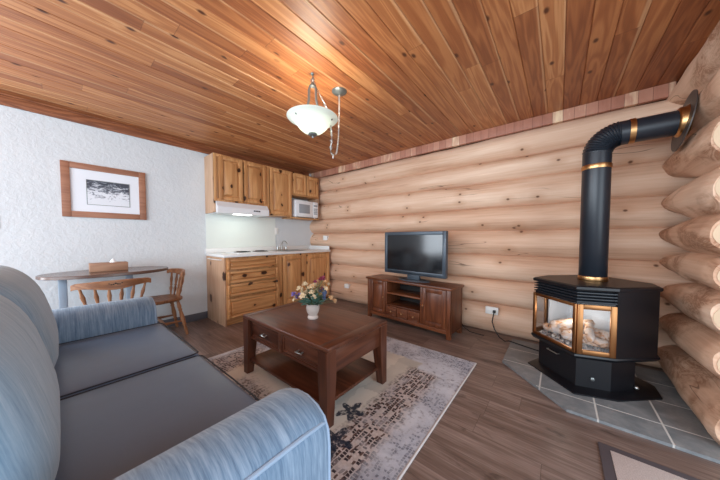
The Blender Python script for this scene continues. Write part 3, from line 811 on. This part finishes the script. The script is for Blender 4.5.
# ================================================================== COFFEE TABLE
t = thing('coffee_table', 'dark brown coffee table with two drawers and a lower shelf', 'coffee table', (-1.555, 1.30, .0095))
hx, hy, h = .520, .322, .492
m = MB(); m.box(-hx, hx, -hy, hy, h-.028, h, .006, 3); o = m.build('top', M['brownX'], t)
for (a, b, c_, d_) in ((-hx+.004, -hx+.075, -hy+.004, hy-.004), (hx-.075, hx-.004, -hy+.004, hy-.004)):
    m = MB(); m.box(a, b, c_, d_, h-.002, h+.0006, .0005); m.build('breadboard_end', M['brownY'], o)
lx, ly = .472, .283
for sx in (-1, 1):
    for sy in (-1, 1):
        m = MB(); a = .04; b = .028; cx, cy = sx*(lx-.0), sy*(ly-.0)
        def sq(r, z, ox=0, oy=0): return [(cx+ox-r, cy+oy-r, z), (cx+ox+r, cy+oy-r, z), (cx+ox+r, cy+oy+r, z), (cx+ox-r, cy+oy+r, z)]
        m.loft([sq(b, 0, sx*.012, sy*.012), sq(a, .29), sq(a, h-.028)]); m.build('leg', M['brownZ'], t)
z0, z1 = .305, h-.03
m = MB(); m.box(-lx+.03, lx-.03, ly-.0, ly+.022, z0, z1, .002); m.build('apron', M['brownX'], t)
for sx in (-1, 1):
    m = MB(); x = sx*(lx+.011); m.box(x-.011, x+.011, -ly+.03, ly-.03, z0, z1, .002); m.build('apron', M['brownY'], t)
m = MB(); m.box(-lx+.035, lx-.035, -ly-.015, -ly+.005, z0-.004, z0+.016, .003); m.box(-lx+.035, lx-.035, -ly-.01, -ly+.005, z1-.012, z1); m.box(-.018, .018, -ly-.02, -ly+.005, z0, z1, .006); m.build('drawer_rail', M['brownX'], t)
for a, b in ((-lx+.042, -.02), (.02, lx-.042)):
    m = MB(); m.box(a, b, -ly-.006, -ly+.25, z0+.018, z1-.013, .003); m.frame(a, b, z0+.018, z1-.013, -ly-.012, -ly-.004, .018, .003); o = m.build('drawer', M['brownX'], t)
    cxm = (a+b)/2
    m = MB()
    for k in (-.022, .022): m.tube([(cxm+k, -ly-.006, .382), (cxm+k, -ly-.028, .380)], .005, 8)
    m.tube([(cxm-.036, -ly-.028, .376), (cxm-.02, -ly-.032, .381), (cxm, -ly-.034, .383), (cxm+.02, -ly-.032, .381), (cxm+.036, -ly-.028, .376)], [.004, .006, .007, .006, .004], 8)
    m.build('handle', M['nickel'], o)
m = MB(); m.box(-lx+.0, lx-.0, -ly-.02, ly+.02, .105, .128, .004); m.build('shelf', M['brownX'], t)

# ================================================================== VASE AND FLOWERS
vx, vy, vz = -1.535, 1.29, .5025
m = MB(); m.lathe([(.0, 0), (.040, 0), (.044, .012), (.038, .022), (.034, .028), (.048, .055), (.054, .085), (.050, .105), (.056, .122), (.052, .122), (.045, .104), (.047, .085), (.0, .05)], (0, 0, 0), 28)
o = m.build('vase', M['vase'], None, True, 60); o.location = (vx, vy, vz); tag(o, 'crackled white ceramic vase standing on the coffee table', 'vase')
t = thing('flower_bouquet', 'dried flower bouquet of cream, purple and magenta blooms in the white vase', 'flowers', (vx, vy, vz+.085))
RR = Vector((.777, .629, 0)); FF = Vector((-.629, .777, 0))
fl = {'cream': plain('cream_petal', srgb(226, 208, 176), .8, vary=.2), 'peach': plain('peach_petal', srgb(222, 184, 140), .8, vary=.2), 'mag': plain('magenta_petal', srgb(150, 62, 88), .8, vary=.3),
      'pur': plain('purple_petal', srgb(128, 112, 178), .8, vary=.2), 'blue': plain('blue_petal', srgb(92, 108, 142), .8, vary=.3), 'leaf': plain('teal_leaf', srgb(86, 122, 108), .7, vary=.3), 'stem': plain('green_stem', srgb(98, 112, 74), .7)}
def flower_head(m, c, r, n, nrm, rnd):
    c = Vector(c); nrm = Vector(nrm).normalized(); a = nrm.orthogonal().normalized(); b = nrm.cross(a)
    for lay in range(3):
        for k in range(n):
            th = 2*PI*(k+.5*lay)/n + rnd.uniform(-.2, .2); rr = r*(1-.28*lay)
            dr = (math.cos(th)*a+math.sin(th)*b); s = dr.cross(nrm)
            base = c+nrm*.004*lay; tip = c+dr*rr+nrm*(.25+.35*lay)*r
            mid = (base+tip)/2 + nrm*.12*r
            m.quad([base, mid+s*rr*.33, tip, mid-s*rr*.33])
    m.blob(c+nrm*r*.25, r*.25, 1)
rnd = random.Random(3)
spec = []
def heads(kind, cu, cv, n, su, sv, r):
    for _ in range(n): spec.append((kind, cu+rnd.uniform(-su, su), cv+rnd.uniform(-sv, sv), rnd.uniform(-.08, .08), r*rnd.uniform(.8, 1.2)))
heads('cream', -.075, .15, 7, .05, .045, .030); heads('cream', -.005, .135, 5, .03, .045, .030); heads('mag', .05, .175, 9, .035, .055, .027)
heads('pur', -.115, .095, 6, .03, .025, .024); heads('blue', .085, .115, 7, .035, .04, .024); heads('peach', .15, .08, 5, .03, .03, .026)
heads('cream', -.155, .075, 3, .02, .012, .018); heads('peach', .095, .225, 2, .02, .01, .018); heads('cream', -.06, .08, 4, .03, .02, .028); heads('peach', .02, .19, 3, .03, .02, .022); heads('cream', .10, .165, 3, .02, .02, .02)
m = MB()
names = {'cream': 'cream_blossom', 'peach': 'peach_blossom', 'mag': 'magenta_blossom', 'pur': 'purple_blossom', 'blue': 'blue_blossom'}
for kind, u, v, w_, r in spec:
    c = RR*u+FF*w_+Vector((0, 0, v)); mm = MB(); nrm = (c-Vector((0, 0, -.02))).normalized()+Vector((.25, -.15, .2))
    flower_head(mm, c, r, 6, nrm, rnd); mm.build(names[kind], fl[kind], t, False)
    mid = RR*u*.35+FF*w_*.35+Vector((0, 0, v*.6))
    m.tube([(0, 0, -.02), mid, c], .0016, 5)
m.build('stem', fl['stem'], t)
m = MB()
for _ in range(90):
    th = rnd.uniform(0, 2*PI); el = rnd.uniform(.05, 1.2); L = rnd.uniform(.05, .10)
    dr = Vector((math.cos(th)*math.cos(el), math.sin(th)*math.cos(el), math.sin(el)))
    p0 = Vector((0, 0, .03)) + dr*rnd.uniform(.015, .05); p1 = p0+dr*L; s = dr.cross(Vector((0, 0, 1))).normalized()*.014; mid = (p0+p1)/2+Vector((0, 0, .012))
    m.quad([p0, mid+s, p1, mid-s])
m.build('foliage', fl['leaf'], t, False)

# ================================================================== SOFA
t = thing('sofa', 'pale blue two-seat sofa with grey seat cushions in the foreground', 'sofa', (-1.65, 0, .0095))
hi = .868; ao = .272
m = MB(); m.box(-hi-.02, hi+.02, -.36, .475, .07, .315, .02); m.build('base', M['fabZ'], t)
m = MB(); m.box(-hi-.02, hi+.02, -.42, -.20, .07, .80, .06, 4); m.build('back_frame', M['fabZ'], t)
def arm(s):
    # cross-section from inner foot over the padded crown to the outer foot
    pr = [(0, .07), (0, .45), (.005, .54), (.022, .595), (.06, .630), (.115, .648), (.17, .651), (.215, .640), (.25, .618), (.267, .585), (ao, .54), (ao, .07)]
    m = MB(); rings = []
    for y, k, dz in ((-.40, .94, -.02), (-.385, 1, 0), (-.2, 1, 0), (0, 1, 0), (.2, 1, 0), (.40, 1, 0), (.455, 1, -.0), (.482, .985, -.006), (.497, .955, -.018), (.500, .90, -.035)):
        rr = []
        for u, z in pr:
            uu = .136+(u-.136)*k; zz = z if z < .1 else z+dz*(z-.07)/.6
            rr.append(Vector((s*(hi+uu), y, zz)))
        rings.append(m.ring(rr))
    m.skin(rings); o = m.build('arm', M['fabA'], t, True, 60)
    m = MB()
    m.tube([(s*(hi+.259), -.385, .604), (s*(hi+.259), 0, .604), (s*(hi+.259), .40, .604), (s*(hi+.255), .47, .598), (s*(hi+.249), .492, .586)], .0065, 8)
    yy = .489
    m.tube([(s*(hi+.136+(u-.136)*.955), yy, z-.015*(z-.07)/.6) for u, z in pr], .0065, 8)
    m.build('arm_piping', M['bpipe'], o)
for s in (-1, 1): arm(s)
for s in (-1, 1):
    m = MB(); a, b = (0.004, hi-.003) if s > 0 else (-hi+.003, -.004)
    vs = m.box(a, b, -.19, .528, .315, .458, .032, 4)
    bmesh.ops.subdivide_edges(m.bm, edges=[e for e in m.bm.edges if e.calc_length() > .25], cuts=6, use_grid_fill=True)
    for v in m.bm.verts:
        if v.co.z > .40:
            u = (v.co.x-a)/(b-a); w_ = (v.co.y+.19)/.718
            v.co.z += .012*(max(0, 1-(2*u-1)**2)) * max(0, 1-(2*w_-1)**4) - .004
    o = m.build('seat_cushion', M['seat'], t, True, 50)
    m = MB(); x0, x1 = a+.012, b-.012
    m.tube([(x0, -.1, .452), (x0, .49, .452), (x0+.02, .522, .450), ((x0+x1)/2, .526, .450), (x1-.02, .522, .450), (x1, .49, .452), (x1, -.1, .452)], .0035, 8)
    m.build('cushion_piping', M['piping'], o)
for s in (-1, 1):
    m = MB(); a, b = (.012, hi+.0) if s > 0 else (-hi-.0, -.012)
    N, K = 28, 40; rings = []
    for i in range(N+1):
        u = i/N; x = a+(b-a)*u
        q = abs(2*u-1); f = (1-q**5.0)**(1/2.6) if q < 1 else 0.0
        f = max(f, .02)
        rr = []
        for k in range(K):
            th = 2*PI*k/K; ct, st = math.cos(th), math.sin(th)
            # cushion cross-section : superellipse, leaning back
            e = .62
            py = math.copysign(abs(ct)**e, ct)*.135; pz = math.copysign(abs(st)**e, st)*.275
            z = .73 + pz*(.55+.45*f) ; y = py*f
            puff = .035*f*math.cos(st*1.1)*(1 if ct > 0 else .3)*max(ct, 0)
            zz = z-.45
            y += -.180 - .22*max(0, zz-.10)*1.0 + puff + .02
            rr.append(Vector((x, y, z)))
        rings.append(m.ring(rr))
    m.skin(rings); m.build('back_cushion', M['fabD'], t, True, 70)
for sx in (-1, 1):
    for y in (-.34, .42):
        m = MB(); m.lathe([(.022, 0), (.03, .07)], (sx*(hi-.03), y, 0), 14); m.build('leg', M['blackrub'], t)

# ================================================================== DINING TABLE, CHAIRS, BOX
t = thing('dining_table', 'oval dining table with a brown top against the white wall', 'table', (-3.585, .345, 0))
def sell(a, b, n, k=56):
    return [(math.copysign(abs(math.cos(2*PI*i/k))**(2/n), math.cos(2*PI*i/k))*a, math.copysign(abs(math.sin(2*PI*i/k))**(2/n), math.sin(2*PI*i/k))*b) for i in range(k)]
zt = .815
m = MB()
m.loft([[(x, y, zt-.030) for x, y in sell(.305, .465, 2.2)], [(x, y, zt-.026) for x, y in sell(.312, .472, 2.2)], [(x, y, zt-.004) for x, y in sell(.312, .472, 2.2)], [(x, y, zt) for x, y in sell(.307, .467, 2.2)]])
m.build('tabletop', M['tabletop'], t, True, 30)
for y in (-.32, .15):
    m = MB(); m.box(-.13, -.075, y-.028, y+.028, 0, zt-.03, .006); m.build('leg', M['legsheen'], t)

turn_leg = [(0, .013), (.08, .017), (.18, .022), (.24, .016), (.27, .022), (.30, .016), (.5, .024), (.62, .020), (.66, .014), (.69, .021), (.72, .014), (.86, .017), (1, .013)]
turn_sp = [(0, .009), (.15, .010), (.3, .017), (.42, .010), (.46, .015), (.5, .010), (.7, .016), (.85, .010), (1, .009)]
def make_chair(label, loc, rz):
    t = thing('dining_chair', label, 'chair', loc, rz, 'maple dining chairs')
    sz = .445
    sh = []
    for k in range(40):
        th = 2*PI*k/40; ct, st = math.cos(th), math.sin(th)
        a = .215 if st < 0 else .20
        sh.append((math.copysign(abs(ct)**.75, ct)*a, math.copysign(abs(st)**.8, st)*.205))
    m = MB(); m.loft([[(x*.94, y*.94, sz-.035) for x, y in sh], [(x, y, sz-.024) for x, y in sh], [(x, y, sz-.006) for x, y in sh], [(x*.95, y*.95, sz) for x, y in sh], [(x*.6, y*.6, sz-.008) for x, y in sh]])
    m.build('seat', M['oakX'], t, True, 50)
    for sx in (-1, 1):
        for sy in (-1, 1):
            m = MB(); m.turned((sx*.14, sy*.13, sz-.03), (sx*.195, sy*.205, 0), turn_leg, 12); m.build('leg', M['oakZ'], t)
        m = MB(); m.turned((sx*.172, -.172, .17), (sx*.172, .172, .17), [(0, .009), (.3, .013), (.5, .018), (.7, .013), (1, .009)], 10); m.build('stretcher', M['oakY'], t)
    m = MB(); m.turned((-.17, 0, .17), (.17, 0, .17), [(0, .009), (.3, .013), (.5, .018), (.7, .013), (1, .009)], 10); m.build('stretcher', M['oakX'], t)
    # curved top rail
    m = MB(); rings = []; n = 22
    for i in range(n+1):
        u = -1+2*i/n; x = u*.262; y = .225-.085*u*u*(1 if abs(u) < .9 else 1.0)
        hgt = .078 - .030*abs(u)**3 + .010*math.cos(u*PI*1.5)
        top = .772 - .014*u*u - (.010 if abs(u) > .97 else 0)
        nx_ = Vector((2*.085*u/.262*.262*.65, 1, 0)).normalized()*.013
        c = Vector((x, y, top))
        rings.append(m.ring([c+nx_+Vector((0, 0, -.006)), c+Vector((0, 0, 0)), c-nx_+Vector((0, 0, -.006)), c-nx_+Vector((0, 0, -hgt+.004)), c+Vector((0, 0, -hgt)), c+nx_+Vector((0, 0, -hgt+.004))]))
    m.skin(rings); rail = m.build('top_rail', M['oakX'], t, True, 50)
    m = MB()
    for k in range(-3, 4):
        m.blob((k*.014, .2385, .738+.006*math.cos(k*2.0)), .009*(1-.1*abs(k)), 1, (1, .22, .8))
    m.build('stencil', M['darkin'], rail)
    for k in range(6):
        u = -1+2*k/5; x0 = u*.155; x1 = u*.215
        y1 = .225-.085*(x1/.262)**2
        m = MB(); m.turned((x0, .165-.03*u*u, sz-.008), (x1, y1, .715), turn_sp, 10); m.build('spindle', M['oakZ'], t)
    return t
c1 = make_chair('maple spindle-back dining chair in front of the oval table, its back to the sofa', (-3.335, .325, 0), -PI/2)
c2 = copy_tree(c1); c2['label'] = 'maple spindle-back dining chair at the right end of the oval table, beside the wall'
c2.location = (-3.63, .75, 0); c2.rotation_euler = (0, 0, 0)

t = thing('tissue_box', 'wooden tissue box with a white tissue on the oval table', 'tissue box', (-3.6, .333, zt+.001))
m = MB(); m.box(-.065, .065, -.137, .137, 0, .084, .003); m.build('box', M['boxwood'], t)
m = MB(); m.lathe([(.028, .082), (.022, .095), (.012, .112), (.003, .122)], (0, .03, 0), 9); m.build('tissue', M['tissue'], t, False)

# ================================================================== STOVE
O = Vector((-.026, 2.505, 0)); aang = math.atan2(-.731, .682)
t = thing('gas_stove', 'black freestanding gas stove with brass trimmed bay windows on the tiled hearth', 'stove', (O.x, O.y, .0195), aang)
# local x = along the front pane (to the right), local y = back. outline of the bay
def bay(fw, fh, y0, y1, ym, back=None):
    """half front width fw, half body width fh, front y0, bay end y1, body end ym (chamfered back)"""
    return [(-fw, y0), (fw, y0), (fh, y1), (fh, ym-.12), (fh-.13, ym), (-fh+.13, ym), (-fh, ym-.12), (-fh, y1)]
H0 = .255
m = MB(); m.loft([[(x, y, 0) for x, y in bay(.222, .322, -.022, .205, .66)], [(x, y, .010) for x, y in bay(.222, .322, -.022, .205, .66)], [(x, y, .035) for x, y in bay(.175, .265, .035, .215, .62)]]); m.build('base_plate', M['black'], t, True, 25)
m = MB(); m.loft([[(x, y, .030) for x, y in bay(.172, .262, .037, .215, .52)], [(x, y, H0) for x, y in bay(.172, .262, .037, .215, .52)]]); m.build('pedestal', M['black'], t, True, 25)
m = MB(); m.tube([(-.07, .040, .205), (-.07, .018, .205), (.03, .018, .205), (.03, .040, .205)], .004, 8); m.build('ash_drawer_handle', M['nickel'], t)
m = MB(); m.lathe([(.013, 0), (.013, .010), (.006, .014), (0, .014)], (0, 0, 0), 14); o = m.build('latch_knob', M['pewter'], t); o.location = (.217, .121, .105); o.rotation_euler = (PI/2, 0, math.radians(63))
# lower lip and body shell (open bay in front)
m = MB(); m.loft([[(x, y, H0) for x, y in bay(.195, .285, .0, .2, .65)], [(x, y, H0+.022) for x, y in bay(.208, .302, -.014, .2, .66)], [(x, y, H0+.034) for x, y in bay(.205, .298, -.01, .2, .66)]]); m.build('bottom_lip', M['black'], t, True, 25)
B0, B1 = .287, .655
m = MB()
fh, ym = .296, .642
out_ = [(fh, .205), (fh, ym-.12), (fh-.13, ym), (-fh+.13, ym), (-fh, ym-.12), (-fh, .205)]
inn_ = [(fh-.02, .205), (fh-.02, ym-.14), (fh-.15, ym-.02), (-fh+.15, ym-.02), (-fh+.02, ym-.14), (-fh+.02, .205)]
ra = m.ring([Vector((x, y, B0)) for x, y in out_]); rb = m.ring([Vector((x, y, .762)) for x, y in out_])
rc = m.ring([Vector((x, y, B0)) for x, y in inn_]); rd = m.ring([Vector((x, y, .762)) for x, y in inn_])
for i in range(5):
    m.bm.faces.new((ra[i], ra[i+1], rb[i+1], rb[i])); m.bm.faces.new((rc[i], rc[i+1], rd[i+1], rd[i])); m.bm.faces.new((rb[i], rb[i+1], rd[i+1], rd[i]))
m.bm.faces.new((ra[0], rb[0], rd[0], rc[0])); m.bm.faces.new((ra[5], rb[5], rd[5], rc[5]))
m.build('shell', M['black'], t, False)
m = MB(); m.loft([[(x, y, z) for x, y in bay(.186, .272, .012, .205, .40)] for z in (B0, B0+.012)]); m.build('firebox_floor', M['firebox'], t, False)
m = MB(); m.box(-.265, .265, .385, .40, B0, B1, .0); m.box(-.275, -.262, .205, .39, B0, B1); m.box(.262, .275, .205, .39, B0, B1); m.build('firebox_lining', M['firebox'], t, False)
m = MB(); m.loft([[(x, y, z) for x, y in bay(.192, .285, .008, .205, .50)] for z in (B1, B1+.012)]); m.build('firebox_roof', M['black'], t, False)
# louvre band
m = MB(); m.loft([[(x, y, z) for x, y in bay(.178, .268, .022, .215, .5)] for z in (B1+.012, .762)]); m.build('louver_housing', M['darkin'], t, False)
for k in range(5):
    z = B1+.016+k*.0215
    m = MB(); bl = [(-.294, .205), (-.2, .0), (.2, .0), (.294, .205)]; bi = [(-.268, .213), (-.182, .020), (.182, .020), (.268, .213)]
    for i in range(3):
        m.loft([[(bl[i][0], bl[i][1], z), (bl[i+1][0], bl[i+1][1], z), (bi[i+1][0], bi[i+1][1], z+.008), (bi[i][0], bi[i][1], z+.008)], [(bl[i][0], bl[i][1], z+.006), (bl[i+1][0], bl[i+1][1], z+.006), (bi[i+1][0], bi[i+1][1], z+.013), (bi[i][0], bi[i][1], z+.013)]])
    m.build('louver', M['pipe'], t, False)
m = MB(); m.loft([[(x, y, .757) for x, y in bay(.200, .300, -.004, .205, .648)], [(x, y, .763) for x, y in bay(.203, .304, -.009, .205, .655)], [(x, y, .780) for x, y in bay(.203, .304, -.009, .205, .655)], [(x, y, .788) for x, y in bay(.195, .292, .002, .21, .645)]]); m.build('top_plate', M['black'], t, True, 25)
# bay windows : three brass frames with a pane each
def window(p, q, name_w, fwid=.030):
    p = Vector((p[0], p[1], 0)); q = Vector((q[0], q[1], 0)); L = (q-p).length; ang = math.atan2(q.y-p.y, q.x-p.x)
    Mx = Matrix.Translation(p) @ Matrix.Rotation(ang, 4, 'Z')
    m = MB(Mx); m.frame(0, L, B0+.004, B1, -.008, .010, fwid, .004); o = m.build('window_frame', M['brassworn'], t)
    m = MB(Mx); m.box(fwid-.004, L-fwid+.004, .000, .004, B0+fwid, B1-fwid+.004); m.build('glass_pane', M['pane'], o, False)
window((-.2, 0), (.2, 0), 'c', .024)
window((.202, .004), (.294, .205), 'r', .034)
window((-.294, .205), (-.202, .004), 'l', .034)
# fire bed
m = MB()
for _ in range(70): m.blob((random.uniform(-.2, .2), random.uniform(.05, .34), B0+.012+random.uniform(0, .018)), random.uniform(.012, .024), 1)
m.build('ember_bed', M['ember'], t, True, 80)
def flog(p, q, r, name='fire_log'):
    p = Vector(p); q = Vector(q); n = 14; pts = []; rs = []
    for i in range(n+1):
        s = i/n; pts.append(p.lerp(q, s)+Vector((noise.noise(Vector((s*4, p.x*9, 1)))*.012, noise.noise(Vector((s*4, p.x*9, 7)))*.012, noise.noise(Vector((s*4, p.y*9, 3)))*.012))); rs.append(r*(1+.22*noise.noise(Vector((s*5, q.x*7, q.y*5)))) * (1 if 0 < i < n else .7))
    m = MB(); m.tube(pts, rs, 12); m.build(name, M['firelog'], t, True, 80)
flog((-.22, .26, B0+.085), (.20, .30, B0+.095), .042); flog((-.20, .10, B0+.06), (.02, .16, B0+.075), .034); flog((.0, .09, B0+.06), (.22, .24, B0+.07), .034)
flog((-.17, .14, B0+.085), (-.04, .27, B0+.155), .030); flog((.18, .13, B0+.085), (.04, .27, B0+.16), .030); flog((-.05, .10, B0+.10), (.06, .30, B0+.18), .028)
m = MB(); m.lathe([(.03, 0), (.03, .05), (.012, .06)], (.20, .43, .03), 14); m.tube([(.20, .43, .06), (.27, .40, .06)], .012, 8); o = m.build('gas_valve', M['black'], t)
m = MB(); m.blob((.275, .40, .062), .014, 2); m.blob((.225, .385, .045), .010, 2); m.blob((.25, .43, .03), .009, 2); m.build('valve_fitting', M['nickel'], o)

# stove pipe
PX, PY, PR, ZE = .219, 2.755, .0875, 1.955
t = thing('stove_pipe', 'black flue pipe with brass bands rising from the stove into the log wall', 'flue pipe', (PX, PY, 0))
zb = .0195+.788
m = MB(); m.lathe([(PR-.004, zb), (PR, zb+.004), (PR, 1.735)], (0, 0, 0), 36); m.build('vertical_pipe', M['pipe'], t, True, 50)
Rb = .135
m = MB(); pts = []; rs = []
K = 56
for k in range(K+1):
    a = (PI/2)*k/K; pts.append((Rb-Rb*math.cos(a), 0, ZE-Rb+Rb*math.sin(a))); rs.append(PR*(1.02+.035*math.cos(k*PI/2) if 3 < k < K-3 else 1.0))
m.tube([(0, 0, 1.735)]+pts+[(Rb+.035, 0, ZE)], [PR]+rs+[PR], 36); m.build('elbow', M['pipe'], t, True, 50)
def tubex(name, x0, x1, r, mat):
    m = MB(); m.tube([(x0, 0, ZE), (x1, 0, ZE)], r, 36); return m.build(name, M[mat], t, True, 50)
tubex('horizontal_pipe', Rb+.035, .432, PR-.004, 'pipe')
tubex('pipe_band', Rb+.035, Rb+.065, PR+.003, 'brass')
for z0, z1 in ((1.70, 1.735), (zb, zb+.035)):
    m = MB(); m.lathe([(PR+.003, z0), (PR+.005, z0+.006), (PR+.005, z1-.006), (PR+.003, z1)], (0, 0, 0), 36); m.build('pipe_band', M['brass'], t, True, 50)
m = MB(); m.lathe([(PR-.002, 0), (PR+.012, .012), (PR+.010, .035), (PR+.022, .05)], (0, 0, 0), 36); o = m.build('wall_collar', M['brass'], t, True, 60); o.rotation_euler = (0, PI/2, 0); o.location = (.395, 0, ZE)
m = MB(); m.loft([[(.195*math.cos(2*PI*k/48), .175*math.sin(2*PI*k/48), z) for k in range(48)] for z in (0, .006)]); o = m.build('wall_flange', M['bronze'], t, True, 50); o.rotation_euler = (0, PI/2+math.radians(9), 0); o.location = (.428, 0, ZE)

# ================================================================== CAMERA
f, yaw, th, py = 245.80, math.radians(39.0112), .0376894, 247.44
cd = bpy.data.cameras.new('camera'); cam = bpy.data.objects.new('camera', cd); C.objects.link(cam)
cd.sensor_fit = 'HORIZONTAL'; cd.sensor_width = 36; cd.lens = f/720*36; cd.shift_y = (py-240)/720; cd.clip_start = .02
cam.location = (0, 0, 1.15); cam.rotation_euler = (PI/2-th, 0, yaw); S.camera = cam

# ================================================================== LIGHT
def light(name, typ, loc, rot, energy, col, **kw):
    l = bpy.data.lights.new(name, typ); l.energy = energy; l.color = col
    for k, v in kw.items(): setattr(l, k, v)
    o = bpy.data.objects.new(name, l); C.objects.link(o); o.location = loc; o.rotation_euler = rot; return o
for i, b_ in enumerate(bulbs):
    light('bulb_light', 'POINT', (LX+b_[0], LY+b_[1], b_[2]+.0), (0, 0, 0), 12, (1.0, .88, .70), shadow_soft_size=.04)
light('firebox_fill_light', 'POINT', (O.x+.12, O.y+.13, .52), (0, 0, 0), 1.1, (1.0, .90, .78), shadow_soft_size=.06)  # fill lamp added inside the stove to brighten its dark interior
light('hood_light', 'AREA', (-3.60, 1.72, 1.48), (0, 0, 0), .8, (.93, 1.0, .88), shape='RECTANGLE', size=.16, size_y=.5)
light('window_light', 'AREA', (-1.3, -2.6, 1.45), (PI/2, 0, 0), 150, (.80, .90, 1.0), shape='RECTANGLE', size=4.0, size_y=1.9)
light('side_fill_light', 'AREA', (-3.8, -1.6, 1.45), (0, -PI/2, 0), 75, (.82, .91, 1.0), shape='RECTANGLE', size=1.6, size_y=1.9)  # unseen fill from the left, added to brighten the right log wall
light('doorway_light', 'AREA', (1.75, .6, 1.25), (0, PI/2, 0), 32, (.84, .92, 1.0), shape='RECTANGLE', size=2.0, size_y=2.2)
wd = bpy.data.worlds.new('world'); S.world = wd; wd.use_nodes = True
wd.node_tree.nodes['Background'].inputs[0].default_value = (.76, .88, 1.0, 1); wd.node_tree.nodes['Background'].inputs[1].default_value = 1.3

S.view_settings.view_transform = 'Standard'; S.view_settings.look = 'None'; S.view_settings.gamma = 1; S.view_settings.use_curve_mapping = False
S.view_settings.exposure = 0.3
S.cycles.use_denoising = True
S.cycles.max_bounces = 8; S.cycles.diffuse_bounces = 5; S.cycles.transparent_max_bounces = 16
S.cycles.sample_clamp_indirect = 6
